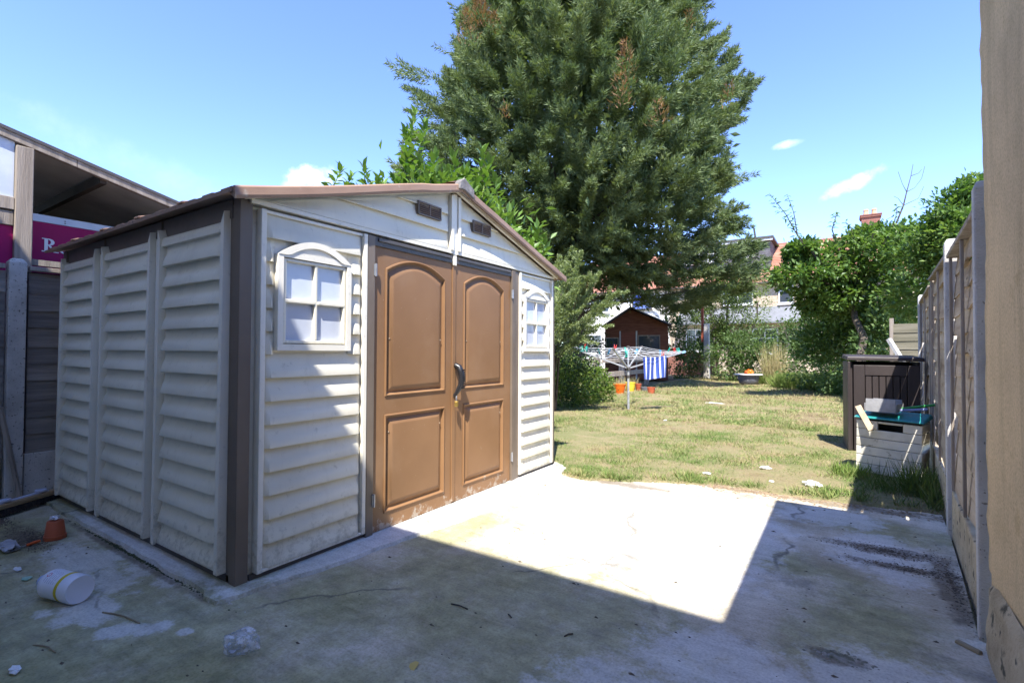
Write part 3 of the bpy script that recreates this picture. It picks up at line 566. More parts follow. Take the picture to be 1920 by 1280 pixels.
def door(u0, u1, panels, hinge_u):
    n0 = .012; bm = bmesh.new()
    def loop(pts):
        vs = [bm.verts.new(FRONT(u, n0, z)) for u, z in pts]; return [bm.edges.new((vs[i], vs[(i+1) % len(vs)])) for i in range(len(vs))]
    es = loop([(u0, .012), (u1, .012), (u1, 1.862), (u0, 1.862)])
    for P in panels: es += loop(arch_ring(*P, 0))
    bmesh.ops.triangle_fill(bm, use_beauty=True, use_dissolve=False, edges=es)
    # drop anything that fell inside a panel opening
    for f in list(bm.faces):
        cc = f.calc_center_median()
        for (a, b, c_, d, r) in panels:
            ins = a+.001 < cc.y < b-.001 and c_+.001 < cc.z < d+r*(1-((cc.y-(a+b)/2)/((b-a)/2))**2)-.001
            if ins: bm.faces.remove(f); break
    for f in bm.faces:
        f.normal_update()
        if f.normal.x < 0: f.normal_flip()
    me = bpy.data.meshes.new('door'); 
    ring = [(u0, .012), (u1, .012), (u1, 1.862), (u0, 1.862)]
    v0 = [bm.verts.new(FRONT(u, n0, z)) for u, z in ring]; v1 = [bm.verts.new(FRONT(u, -.03, z)) for u, z in ring]
    for i in range(4): bm.faces.new((v0[i], v1[i], v1[(i+1) % 4], v0[(i+1) % 4]))
    bm.to_mesh(me); bm.free(); me.materials.append(M_DOOR); dr = bpy.data.objects.new('door', me); COL.objects.link(dr); dr.parent = shed
    for P in panels:
        prof = [(-.014, .0), (-.012, .006), (-.005, .008), (.0, .0), (.006, -.014), (.014, -.016), (.02, -.012), (.052, .0025), (.058, .003)]
        rings = []
        for ins, h in prof: rings.append([FRONT(u, n0+h+.0004, z) for u, z in arch_ring(*P, ins)])
        k = len(rings[0]); vs = [p for r in rings for p in r]
        fs = [(i*k+j, i*k+(j+1) % k, (i+1)*k+(j+1) % k, (i+1)*k+j) for i in range(len(rings)-1) for j in range(k)]+[tuple((len(rings)-1)*k+j for j in range(k))]
        q = MB().add(vs, fs).build('door_panel', M_DOOR, dr, fix=False)
        for p in q.data.polygons: p.use_smooth = True
        try: q.data.set_sharp_from_angle(angle=math.radians(20))
        except Exception: pass
        za = P[2]+(.36 if P[4] else .5); 
        for uu in (P[0]+.03, P[1]-.03):
            s = MB().lathe([(.006, 0), (.005, .003), (0, .005)], 8).build('screw', M_DOOR, dr, smooth=True); s.rotation_euler = (0, PI/2, 0); s.location = FRONT(uu, n0-.005, za)
    for z in (.22, 1.66):
        h = MB().tube([FRONT(hinge_u, .036, z-.04), FRONT(hinge_u, .036, z+.04)], .007, 8); fbox(h, FRONT, hinge_u-.012, hinge_u+.012, .03, .034, z-.035, z+.035); h.build('hinge', M_STEEL, dr, smooth=True)
    return dr
d1 = door(.830, 1.597, [(.938, 1.492, .872, 1.672, .085), (.938, 1.492, .125, .728, 0)], .825)
d2 = door(1.603, 2.380, [(1.738, 2.262, .872, 1.672, .085), (1.738, 2.262, .125, .728, 0)], 2.385)
sr = MB(); fbox(sr, FRONT, 1.583, 1.622, .0125, .02, .02, 1.80); sr.build('meeting_strip', M_DOOR, d1, bevel=.003)
hp = [FRONT(1.622+du, nn, z) for du, nn, z in ((.0, .018, 1.045), (.006, .05, 1.03), (.012, .068, .985), (.012, .072, .94), (.004, .066, .89), (-.008, .046, .845), (-.012, .02, .81))]
h = MB().tube(hp, [.02, .024, .025, .024, .021, .017, .013], 10); fbox(h, FRONT, 1.606, 1.638, .012, .026, 1.03, 1.06); fbox(h, FRONT, 1.598, 1.624, .012, .024, .80, .83)
hob = h.build('handle', M_BLACK, d2, smooth=True)
gr = MB()
for i in range(9):
    z = 1.01-.017*i; fbox(gr, FRONT, 1.622, 1.652, .064, .094-.0015*abs(i-4), z-.005, z+.004)
gr.build('handle_grip', M_BLACK, d2)
pk = thing('padlock', 'small brass padlock hanging below the black shed door handle', 'padlock', (OX+.05, OY+1.60, .012+.755), .5)
MB().box((-.012, -.02, -.02), (.012, .02, .022)).build('body', M_BRASS, pk, bevel=.004)
MB().tube([(0, -.013, .02)]+[(0, -.013*math.cos(a), .045+.014*math.sin(a)) for a in [PI*i/8 for i in range(9)]]+[(0, .013, .02)], .0035, 6).build('shackle', M_STEEL, pk, smooth=True)
# gable
gp = .131
for (a, b) in ((.035, 1.575), (1.625, SW-.035)):
    left = a < 1
    bk = MB().prism([(a, ZT+.002), (b, ZT+.002), (b, roofz(b)-.005), (a, roofz(a)-.005)], -.02, .003, lambda u, v, w: FRONT(u, w, v))
    fbox(bk, FRONT, a, b, .003, .03, ZT+.002, ZT+.024)
    ue = (b-.03, b) if left else (a, a+.03)
    fbox(bk, FRONT, ue[0], ue[1], .003, .04, ZT+.026, roofz(sum(ue)/2)-.025)
    gpn = bk.build('gable_panel', M_PALE, shed)
    for i in range(4):
        z0 = ZT+.026+gp*i; z1 = z0+gp
        # start where the roof clears the foot of the board
        us = SW/2-(SW/2)*(1-(z0+.012-(EZ-.022))/(RZ-EZ)) if z0+.012 > EZ-.022 else a
        if left:
            s0 = max(a, us+.03); s1 = b-.032
        else:
            s0 = a+.032; s1 = min(b, SW-us-.03)
        if s1-s0 > .12: siding(gpn, FRONT, s0, s1, z0, min(z1, RZ-.06), .026, .03 if s1-s0 > .3 else .02, top=lambda u: roofz(u)-.02)
    # vent
    vu = 1.31 if left else 1.925
    fr_ = MB(); w, hgt = .118, .047; zc = 2.148
    fbox(fr_, FRONT, vu-w, vu+w, .03, .042, zc+hgt-.008, zc+hgt); fbox(fr_, FRONT, vu-w, vu+w, .03, .042, zc-hgt, zc-hgt+.008)
    for q in (-w, -.004, w-.008): fbox(fr_, FRONT, vu+q, vu+q+.008, .03, .042, zc-hgt+.008, zc+hgt-.008)
    fbox(fr_, FRONT, vu-w, vu+w, .01, .026, zc-hgt, zc+hgt)
    vt = fr_.build('vent', M_UNDER, shed)
    for i in range(6):
        z = zc-hgt+.016+i*.0135; s = MB(); s.add([FRONT(u, nn, zz) for u in (vu-w+.008, vu+w-.008) for nn, zz in ((.03, z+.006), (.043, z-.001), (.043, z+.002), (.03, z+.009))], [(0, 1, 2, 3), (7, 6, 5, 4), (0, 1, 5, 4), (1, 2, 6, 5), (2, 3, 7, 6), (3, 0, 4, 7)]); s.build('louvre', M_ROOF, vt)
cs = MB(); fbox(cs, FRONT, 1.578, 1.622, -.02, .03, ZT-.006, RZ-.04); cs.build('gable_strip', M_PALE, shed, bevel=.004)
# roof: five panels each side, ribbed, with tile lips along the eave
def slope(y): return EZ+(RZ-EZ)*(1-abs(y-SW/2)/(SW/2+0.0))
xF, xB = .085, -SD-.09; npan = 5; pw = (xF-xB)/npan
for side in (-1, 1):
    ye = -.085 if side < 0 else SW+.085; yr = SW/2-.004*(-side) if False else SW/2+side*.004
    for i in range(npan):
        xa = xF-pw*i-.002; xb = xF-pw*(i+1)+.002; mb = MB()
        def sl(x0, x1, h0, h1, ya=ye, yb=yr): # a slab following the slope
            vs = [(x, y, slope(y)+hh) for x in (x0, x1) for y, hh in ((ya, h0), (yb, h0), (yb, h1), (ya, h1))]
            mb.add(vs, [(0, 1, 2, 3), (7, 6, 5, 4), (0, 1, 5, 4), (1, 2, 6, 5), (2, 3, 7, 6), (3, 0, 4, 7)])
        sl(xb, xa, .0, .02); yl = ye-side*.012*0
        ye2 = ye
        # lip turned down at the eave
        vs = [(x, y, slope(ye)+z) for x in (xb, xa) for y, z in ((ye+side*.001, .0), (ye+side*.014, -.006), (ye+side*.016, .012), (ye+side*.001, .02))]
        mb.add(vs, [(0, 1, 2, 3), (7, 6, 5, 4), (0, 1, 5, 4), (1, 2, 6, 5), (2, 3, 7, 6), (3, 0, 4, 7)])
        rows = 6; st = (yr-ye)/rows
        for r in range(rows):
            for k in range(3):
                off = (.5 if r % 2 else 0); xa2 = xa-.012-(k+off)*pw/3; xb2 = max(xb+.006, xa2-pw/3*.55)
                if xa2-xb2 < .04: continue
                ya = ye+st*r; yb = ye+st*(r+.55)
                vs = [(x, y, slope(y)+hh) for x in (xb2, xa2) for y, hh in ((ya, .0202), (yb, .0202), (yb, .021), (ya, .028))]
                mb.add(vs, [(0, 1, 2, 3), (7, 6, 5, 4), (0, 1, 5, 4), (1, 2, 6, 5), (2, 3, 7, 6), (3, 0, 4, 7)])
        mb.build('roof_panel', M_ROOF, shed)
        if i: # seam cap
            q = MB(); xs_ = xF-pw*i; 
            vs = [(x, y, slope(y)+hh) for x in (xs_-.03, xs_+.03) for y, hh in ((ye-0, .0285), (yr, .0285), (yr, .038), (ye, .041))]
            q.add(vs, [(0, 1, 2, 3), (7, 6, 5, 4), (0, 1, 5, 4), (1, 2, 6, 5), (2, 3, 7, 6), (3, 0, 4, 7)]); q.build('roof_seam', M_ROOF, shed, bevel=.004)
    # verge trim with a slight sag, and a pale soffit strip beneath
    vb = MB(); ks = 16; L = []
    for k in range(ks+1):
        y = ye+(yr-ye)*k/ks; z = slope(y)-.006*math.sin(k/ks*2*PI)*(1 if side < 0 else .4)*(k/ks < .8)
        L.append([(xF-.03, y, z-.0015), (xF+.016, y, z-.036), (xF+.022, y, z-.02), (xF+.02, y, z+.018), (xF+.012, y, z+.027), (xF-.03, y, z+.027)])
    vb.add([p for r in L for p in r], [(i*6+j, i*6+(j+1) % 6, (i+1)*6+(j+1) % 6, (i+1)*6+j) for i in range(ks) for j in range(6)]+[(0, 1, 2, 3, 4, 5), tuple(ks*6+j for j in range(6))])
    vb.build('verge_trim', M_ROOF, shed)
    sf = MB(); ya, yb = (.0, SW/2-.002) if side < 0 else (SW/2+.002, SW)
    sf.add([(x, y, slope(y)+h) for x in (.0305, xF-.032) for y, h in ((ya, -.03), (yb, -.03), (yb, -.004), (ya, -.004))], [(0, 1, 2, 3), (7, 6, 5, 4), (0, 1, 5, 4), (1, 2, 6, 5), (2, 3, 7, 6), (3, 0, 4, 7)]); sf.build('soffit_strip', M_PALE, shed)
rc = MB(); rc.add([(x, y, z) for x in (xB, xF-.03) for y, z in ((SW/2-.11, slope(SW/2-.11)+.05), (SW/2, RZ+.062), (SW/2+.11, slope(SW/2+.11)+.05), (SW/2, RZ+.046))], [(0, 1, 5, 4), (1, 2, 6, 5), (2, 3, 7, 6), (3, 0, 4, 7), (0, 1, 2, 3), (7, 6, 5, 4)])
rc.build('ridge_cap', M_ROOF, shed)
gc = MB(); S2 = SW/2
gc.prism([(S2-.06, slope(S2-.06)-.01), (S2-.055, slope(S2-.055)+.04), (S2-.035, slope(S2-.035)+.056), (S2, RZ+.066), (S2+.035, slope(S2+.035)+.056), (S2+.115, slope(S2+.115)+.038), (S2+.115, slope(S2+.115)-.03), (S2, RZ-.022)], xF-.02, xF+.036, lambda u, v, w: (w, u, v))
gc.build('ridge_end_cap', M_GREYCAP, shed, bevel=.005)
# ------------------------------------------------------------------ left boundary: concrete post, boarded fence, lean-to next door
fl = thing('fence', 'dark boarded timber fence on a concrete gravel board beside the left side of the shed', 'fence', (-5.45, 1.17, 0))
def wavy_board(L, h, th, seed, amp=.006, n=14):     # board along +y, outer face +x, lower edge wavy
    mb = MB(); r = random.Random(seed); ph = r.random()*6; vs = []
    for i in range(n+1):
        y = L*i/n; w = amp*(math.sin(y*3.1+ph)+.5*math.sin(y*8.3+ph*2)); tw = .004*math.sin(y*2.2+ph)
        vs += [(0, y, .0+w), (th+tw, y, .0+w), (th*.45+tw*.5, y, h+w*.3), (-.004, y, h+w*.3)]
    fs = [(i*4+j, i*4+(j+1) % 4, (i+1)*4+(j+1) % 4, (i+1)*4+j) for i in range(n) for j in range(4)]+[(0, 1, 2, 3), tuple(n*4+j for j in range(4))]
    return mb.add(vs, fs)
wb = [wavy_board(1.66, .165, .022, k).build('board', M_WOODH, fl) for k in range(3)]
for i in range(10):
    o = wb[i] if i < 3 else share('board', wb[i % 3], fl, (0, 0, 0))
    o.location = (-.02+random.uniform(-.004, .004), .015, .33+.143*i); o.rotation_euler = (random.uniform(-.003, .003), 0, 0)
MB().box((-.03, .01, 1.795), (.035, 1.69, 1.83)).build('cap_rail', M_WOODGREY, fl, bevel=.004)
MB().box((-.045, .012, 0), (-.022, 1.69, 1.79)).build('backing_rail', M_DARKWOOD, fl)
MB().box((-.04, .005, -.02), (.012, 1.70, .33)).build('gravel_board', M_CONCPOST, fl, bevel=.006)
def conc_post(label, loc, h, w=.1, d=.1, rz=0, mat=None, group='concrete fence posts', lean=(0, 0)):
    t = thing('fence_post', label, 'post', loc, rz, group)
    pm_ = MB(); pm_.add([(-w/2, -d/2, -.1), (w/2, -d/2, -.1), (w/2, d/2, -.1), (-w/2, d/2, -.1), (-w/2, -d/2, h-.03), (w/2, -d/2, h-.03), (w/2, d/2, h-.03), (-w/2, d/2, h-.03), (-w*.3, -d*.3, h), (w*.3, -d*.3, h), (w*.3, d*.3, h), (-w*.3, d*.3, h)],
        [(3, 2, 1, 0), (0, 1, 5, 4), (1, 2, 6, 5), (2, 3, 7, 6), (3, 0, 4, 7), (4, 5, 9, 8), (5, 6, 10, 9), (6, 7, 11, 10), (7, 4, 8, 11), (8, 9, 10, 11)])
    pm_.build('shaft', mat or M_CONCPOST, t, bevel=.007); t.rotation_euler = (lean[0], lean[1], rz); return t
conc_post('speckled grey concrete fence post at the far left in front of the wooden lean-to', (-5.45, 1.11, 0), 1.88, .11, .105)
# fence continuing to the left of the post
f2 = thing('fence', 'dark strip of boarded fence at the very left edge, left of the speckled concrete post', 'fence', (-5.45, -.62, 0))
for i in range(10): share('board', wb[i % 3], f2, (-.02, .01, .33+.143*i))
MB().box((-.03, .0, 1.795), (.035, 1.66, 1.83)).build('cap_rail', M_WOODGREY, f2)
MB().box((-.04, .0, -.02), (.012, 1.66, .33)).build('gravel_board', M_CONCPOST, f2)
# leaning stick
tag(MB().bar((-5.30, 1.13, .01), (-5.37, 1.02, .72), .035, .022).build('stick', M_WOODGREY), 'grey wooden batten leaning on the concrete post at the far left', 'stick')

lt = thing('lean_to', 'weathered timber lean-to shelter with open side and sloping roof beyond the left fence', 'lean-to', (-5.75, 1.2, 0))
# local frame: x 0 is the open side towards us, y 0 at the post
def rz_(y): return 2.985-.235*(y+.15)            # top of roof beam along y
yA, yB = -2.05, 1.55
bm_ = MB(); bm_.add([(x, y, rz_(y)+h) for y in (yA, yB) for x, h in ((-.02, -.07), (.03, -.07), (.03, .0), (-.02, .0))], [(0, 1, 2, 3), (7, 6, 5, 4), (0, 1, 5, 4), (1, 2, 6, 5), (2, 3, 7, 6), (3, 0, 4, 7)]); bm_.build('roof_beam', M_WOODGREY, lt, bevel=.004)
q = MB(); q.add([(x, y, rz_(y)+h) for y in (yA, yB+.02) for x, h in ((.031, -.006), (.04, -.006), (.04, .022), (.031, .022))], [(0, 1, 2, 3), (7, 6, 5, 4), (0, 1, 5, 4), (1, 2, 6, 5), (2, 3, 7, 6), (3, 0, 4, 7)]); q.build('drip_edge', M_DARK, lt)
pw_ = .9
for k in range(4):
    a, b = yA+pw_*k, yA+pw_*(k+1)-.006; q = MB()
    q.add([(x, y, rz_(y)+h) for y in (a, b) for x, h in ((-3.2, .004), (.028, .004), (.028, .02), (-3.2, .02))], [(0, 1, 2, 3), (7, 6, 5, 4), (0, 1, 5, 4), (1, 2, 6, 5), (2, 3, 7, 6), (3, 0, 4, 7)]); q.build('roof_board', M_SOFFIT, lt)
for y in (.55, 1.42, -.6, -1.5):
    MB().box((-3.15, y-.025, rz_(y)-.10), (-.022, y+.025, rz_(y)-.008)).build('joist', M_DARKWOOD, lt)
MB().box((-.045, -.055, 0), (.045, .055, rz_(.06)-.072)).build('post', M_WOODGREY, lt, bevel=.006)
MB().box((-.03, .056, 1.88), (.02, 1.5, 1.93)).build('rail', M_WOODGREY, lt)
pn_ = MB().box((-.012, -1.2, 2.43), (.0, -.058, 2.93)).build('frosted_pane', M_FROST, lt)
MB().box((-.03, -1.6, 2.32), (.03, -.058, 2.425)).build('rail', M_WOODGREY, lt, bevel=.004)
MB().box((-.02, -1.6, 2.19), (.02, -.058, 2.305)).build('rail', M_WOODGREY, lt, bevel=.004)
MB().box((-3.2, yA, 0), (-3.15, yB, 2.6)).build('back_wall', M_DARKWOOD, lt)
MB().box((-3.14, yB-.05, 0), (-.06, yB, rz_(yB)-.12)).build('end_wall', M_DARKWOOD, lt)
MB().box((-.02, -1.6, 1.0), (.0, -.056, 2.188)).build('purple_panel', M_SIGN, lt)
sg = thing('sign', 'magenta sign board with a silver top edge and white serif letters inside the lean-to', 'sign', (-6.2, 1.26, 1.5))
MB().box((-.02, .0, 0), (.0, 1.25, .845)).build('board', M_SIGN, sg)
MB().box((-.02, .0, .848), (.004, 1.25, .915)).build('top_edge', M_FROST, sg)
for z in (.868, .888): 
    o = MB().lathe([(.006, 0), (.006, .003), (0, .003)], 8).build('rivet', M_DARK, sg); o.rotation_euler = (0, PI/2, 0); o.location = (.004, .33, z)
def letter(polys, name): 
    mb = MB()
    for p in polys: mb.prism(p, .002, .005, lambda u, v, w: (w, u, v))
    return mb.build(name, M_WHITE, sg)
# serif R and o, 11 cm tall
x0, z0, Hh = .165, .575, .125
L = lambda pts: [(x0+a*Hh, z0+b*Hh) for a, b in pts]
ar = lambda cx, cz, rx, rz, a0, a1, k=10: [(cx+rx*math.cos(math.radians(a0+(a1-a0)*i/k)), cz+rz*math.sin(math.radians(a0+(a1-a0)*i/k))) for i in range(k+1)]
bowl_o = ar(.42, .75, .32, .25, 90, -90); bowl_i = ar(.40, .745, .13, .17, 90, -90)
polys = [L([(.16, .05), (.36, .05), (.36, .95), (.16, .95)]), L([(.02, 0), (.5, 0), (.5, .06), (.02, .06)]), L([(.02, .94), (.30, .94), (.30, 1), (.02, 1)]),
         L([(.36, .50), (.52, .50), (.80, .06), (.98, .06), (.98, 0), (.70, 0)])]
for i in range(10): polys.append(L([bowl_o[i], bowl_o[i+1], bowl_i[i+1], bowl_i[i]]))
polys += [L([(.30, .94), (.42, .94), (.42, 1), (.30, 1)]), L([(.36, .50), (.44, .50), (.44, .56), (.36, .56)])]
letter(polys, 'letter_r')
oo = ar(1.36, .35, .36, .37, 0, 360, 20); oi = ar(1.36, .35, .17, .30, 0, 360, 20)
letter([L([oo[i], oo[i+1], oi[i+1], oi[i]]) for i in range(20)], 'letter_o')

# ------------------------------------------------------------------ right boundary fence
FD = Vector((.378, 5.622, 0)).normalized(); FA = math.atan2(-FD.x, FD.y)      # heading of the fence line
def fx(y): return .456+.0672*(y-2.684)
for (y, h, lab, hh, mt) in ((2.81, 1.885, 'pale concrete fence post nearest the camera, against the rendered house wall', .06, M_PALEPOST), (4.26, 1.905, 'pale concrete fence post standing second from the house wall, with a chipped domed top', .075, M_PALEPOST), (8.34, 1.92, 'pale concrete fence post behind the brown storage cabinet', .095, M_PALEPOST)):
    conc_post(lab, (fx(y)+hh/2, y, 0), h, hh, hh, FA, mt, 'concrete posts of the right fence')
def fence_panel(y0, y1, zt, label, nb, battens, seed, slope=0, z00=.3):
    L = (y1-y0)/math.cos(FA); t = thing('wooden_fence', label, 'fence panel', (fx(y0)+.055, y0, 0), FA, 'waney edge panels of the right fence')
    hb = (zt-z00)/nb; src = []
    for k in range(4):
        mb = MB(); r = random.Random(seed*7+k); ph = r.random()*6; n_ = 16; vs = []
        for i in range(n_+1):
            y = L*i/n_; w = .011*(math.sin(y*4.1+ph)+.7*math.sin(y*9.7+ph*2)+.5*math.sin(y*17+ph)); b_ = .008*math.sin(y*3.0+ph)
            vs += [(-.004+b_, y, w), (-.020+b_, y, w), (-.006+b_, y, hb*1.12+w*.2), (.006+b_, y, hb*1.12+w*.2)]
        fs = [(i*4+j, i*4+(j+1) % 4, (i+1)*4+(j+1) % 4, (i+1)*4+j) for i in range(n_) for j in range(4)]+[(0, 1, 2, 3), tuple(n_*4+j for j in range(4))]
        src.append(mb.add(vs, fs))
    objs = []
    for i in range(nb):
        if i < 4: o = src[i].build('board', M_WANEY, t); objs.append(o)
        else: o = share('board', objs[i % 4], t, (0, 0, 0))
        o.location = (.006+random.uniform(-.003, .003), 0, z00+hb*i); o.rotation_euler = (slope+random.uniform(-.006, .006), random.uniform(-.01, .01), 0)
    ht = zt-z00
    for u in battens:
        MB().add([(-.036, u*L-.016, z00), (-.021, u*L-.016, z00), (-.021, u*L+.016, z00), (-.036, u*L+.016, z00), (-.036, u*L-.016, zt+slope*u*L), (-.021, u*L-.016, zt+slope*u*L), (-.021, u*L+.016, zt+slope*u*L), (-.036, u*L+.016, zt+slope*u*L)], [(3, 2, 1, 0), (4, 5, 6, 7), (0, 1, 5, 4), (1, 2, 6, 5), (2, 3, 7, 6), (3, 0, 4, 7)]).build('batten', M_WOODGREY, t, bevel=.003)
    MB().bar((-.012, 0, zt+.014), (-.012, L, zt+.014+slope*L), .07, .026).build('cap_rail', M_WOODGREY, t, bevel=.004)
    return t
fence_panel(2.87, 4.20, 1.77, 'waney edge fence panel between the two nearest concrete posts', 12, (.03, .50, .97), 3)
fence_panel(4.32, 6.18, 1.80, 'waney edge fence panel behind the cream storage bin', 12, (.03, .5, .97), 5, .03)
fence_panel(6.3, 8.28, 1.80, 'waney edge fence panel behind the brown storage cabinet', 12, (.03, .5, .97), 8)
def gravel(y0, y1, lab):
    t = MB(); L = (y1-y0)/math.cos(FA); t.box((-.028, 0, -.05), (.022, L, .29)); o = t.build('gravel_board', M_PLINTH, bevel=.008); o.location = (fx(y0)+.05, y0, 0); o.rotation_euler = (0, 0, FA)
    return tag(o, lab, 'gravel board', 'gravel boards of the right fence')
gravel(2.865, 4.21, 'rough concrete gravel board under the nearest fence panel'); gravel(4.31, 6.19, 'concrete gravel board under the fence panel beside the cream bin'); gravel(6.3, 8.29, 'concrete gravel board under the fence panel behind the cabinet')
tag(MB().box((-.04, -.04, -.1), (.04, .04, 1.86)).build('fence_post', M_WOODGREY, bevel=.005), 'grey timber fence post behind the open corner of the brown cabinet', 'post').location = (fx(6.24)+.07, 6.24, 0)
# far panel turned across the end, with a diagonal brace
c0 = gnd(1690, 735); fp = thing('wooden_fence', 'greenish old fence panel beyond the third concrete post, propped by a diagonal brace', 'fence panel', (.72, 10.6, 0), -.25)
bsrc = wavy_board(1.6, .15, .02, 41)
b0 = bsrc.build('board', MAT('greenish_old_board', [(.09, .085, .055), (.16, .145, .10), (.21, .19, .14)], 3, .9, .5, 26, (6, .35, 6)), fp)
for i in range(11):
    o = b0 if i == 0 else share('board', b0, fp, (0, 0, 0)); o.location = (0, 0, .1+.14*i); o.rotation_euler = (0, 0, -PI/2)
MB().box((-.03, -.03, 0), (.02, .03, 1.75)).build('batten', M_WOODGREY, fp)
tag(MB().bar((.63, 9.9, 1.38), (.93, 9.6, .72), .06, .05).build('brace', M_PALEPOST), 'pale diagonal brace propping the far greenish fence panel', 'brace')
tag(MB().add([(.80, 5.2, .42), (.82, 5.9, .40), (.82, 6.0, 1.0), (.80, 5.5, .95), (.79, 5.3, .7)], [(0, 1, 2, 3, 4)]).build('cloth', MAT('coral_red_cloth', [(.5, .10, .07), (.62, .16, .11)], 6, .8, .2, 30)), 'coral red cloth showing through gaps in the fence behind the bin', 'cloth')

# ------------------------------------------------------------------ storage boxes
M_CAB = MAT('dark_brown_resin', [(.028, .022, .021), (.042, .033, .032), (.055, .044, .042)], 2.5, .5, .25, 60, (1, 1, .25))
cb = thing('storage_cabinet', 'tall dark brown plastic storage cabinet with planked face against the right fence', 'cabinet', tuple(gnd(1592, 846)), .10)
cw, cd, chh = .70, .45, 1.13          # local: x width, y depth, front at y 0
bx_ = MB().box((.02, .03, .02), (.045, cd, 1.06)).box((cw-.045, .03, .02), (cw-.02, cd, 1.06)).box((.046, cd-.03, .02), (cw-.046, cd, 1.06)).box((.046, .045, .02), (cw-.046, cd-.032, .05)); bx_.build('body', M_CAB, cb)
fr = MB().box((.05, .0, .02), (.16, .04, 1.02)).box((cw-.14, .0, .02), (cw-.03, .04, 1.02)).box((.162, .0, .90), (cw-.142, .04, 1.02)).box((.162, 0, .02), (cw-.142, .04, .12)); fr.build('door_frame', M_CAB, cb, bevel=.005)
for i in range(6):
    a = .164+i*(cw-.306)/6; MB().box((a+.004, .008, .125), (a+(cw-.306)/6-.004, .036, .895)).build('plank', M_CAB, cb, bevel=.004)
MB().box((-.01, -.02, .02), (.018, cd, 1.06)).build('side_door', M_CAB, cb, bevel=.005)
ld = MB().add([(-.02, -.03, 1.075), (cw+.01, -.03, 1.065), (cw+.01, cd+.03, 1.085), (-.02, cd+.03, 1.095), (-.015, -.025, 1.12), (cw+.005, -.025, 1.11), (cw+.0, cd+.02, 1.135), (-.01, cd+.02, 1.145)], [(3, 2, 1, 0), (4, 5, 6, 7), (0, 1, 5, 4), (1, 2, 6, 5), (2, 3, 7, 6), (3, 0, 4, 7)]); ld.build('lid', M_CAB, cb, bevel=.01)
bn = thing('storage_bin', 'cream slatted plastic storage bin with teal lid in front of the brown cabinet', 'storage bin', tuple(gnd(1604, 887)), -.28)
bw, bd = .50, .33
M_BIN = MAT('dirty_cream_plastic', [(.46, .43, .35), (.62, .59, .50), (.68, .65, .56)], 5, .5, .1, 90, speck=(.3, .27, .2), speckscale=14, speckthr=.68)
M_TEAL = MAT('teal_plastic', [(.01, .17, .17), (.02, .24, .23)], 6, .45, .1, 80, speck=(.2, .3, .28), speckscale=20, speckthr=.7)
for i in range(6):        # slats leave the hand hole in the top row
    z0 = .03+.083*i; z1 = z0+.079
    q = MB()
    if i == 5:
        q.box((.0, .0, z0), (.17, .025, z1)).box((.36, .0, z0), (bw, .025, z1)); q.box((.172, .0, z1-.02), (.358, .025, z1))
    else: q.box((.0, -.001*i % .003, z0), (bw, .025, z1))
    q.build('slat', M_BIN, bn, bevel=.005)
    MB().box((.0, .027, z0), (.025, bd, z1)).build('slat', M_BIN, bn, bevel=.005); MB().box((bw-.025, .027, z0), (bw, bd, z1)).build('slat', M_BIN, bn, bevel=.005)
MB().box((.03, .03, .02), (bw-.03, bd-.03, .04)).box((.027, bd-.025, .02), (bw-.027, bd-.001, .52)).build('liner', M_DARK, bn)
MB().add([(-.02, -.03, .545), (bw+.02, -.03, .545), (bw+.02, bd+.03, .565), (-.02, bd+.03, .565), (-.01, -.022, .562), (bw+.01, -.022, .562), (bw+.0, bd+.02, .605), (.0, bd+.02, .605)], [(3, 2, 1, 0), (4, 5, 6, 7), (0, 1, 5, 4), (1, 2, 6, 5), (2, 3, 7, 6), (3, 0, 4, 7)]).build('lid', M_TEAL, bn, bevel=.008)
# things lying on the bin
bn.rotation_euler = (0, .025, -.28)
dp = thing('dustpan', 'grey metal dustpan lying on the teal bin lid', 'dustpan', tuple(bn.location+Vector((.08, .03, .612))), -.28)
M_GREY = MAT('grey_scratched_metal', [(.20, .20, .20), (.32, .32, .33)], 9, .5, .2, 60)
MB().box((.01, -.06, .0), (.26, .2, .008)).box((.01, -.06, .009), (.018, .2, .075)).box((.252, -.06, .009), (.26, .2, .075)).box((.02, .19, .009), (.25, .2, .105)).build('pan', M_GREY, dp, bevel=.003)
MB().add([(.02, -.064, .0), (.25, -.064, .0), (.25, -.05, .118), (.02, -.05, .118), (.02, -.056, .0), (.25, -.056, .0), (.25, -.042, .118), (.02, -.042, .118)], [(0, 1, 2, 3), (7, 6, 5, 4), (0, 1, 5, 4), (1, 2, 6, 5), (2, 3, 7, 6), (3, 0, 4, 7)]).build('hood', M_GREY, dp)
BX = lambda x, y, z: tuple(bn.matrix_basis @ Vector((x, y, z))) if False else tuple(bn.location+Vector((x*math.cos(-.28)-y*math.sin(-.28), x*math.sin(-.28)+y*math.cos(-.28), z)))
tag(MB().bar(BX(.02, .02, .65), BX(.15, -.07, .44), .05, .02, (0, -1, .3)).build('wood_offcut', MAT('bare_timber', [(.34, .26, .17), (.48, .39, .27)], 4, .8, .4, 30, (4, 4, .6))), 'pale wood offcut hanging over the front of the cream bin', 'wood')
tag(MB().tube([BX(.26, .16, .625), BX(.55, .30, .685)], .012, 10).build('pole', MAT('green_pole_plastic', [(.03, .25, .05), (.05, .32, .07)], 5, .4, .05)), 'bright green pole lying across the teal bin lid', 'pole')
tag(MB().tube([BX(.26, .10, .62), BX(.51, .22, .645)], .012, 10).build('pole', MAT('blue_grey_pole', [(.20, .24, .45), (.28, .32, .55)], 5, .4, .05)), 'lavender blue pole lying below the green one on the bin', 'pole')
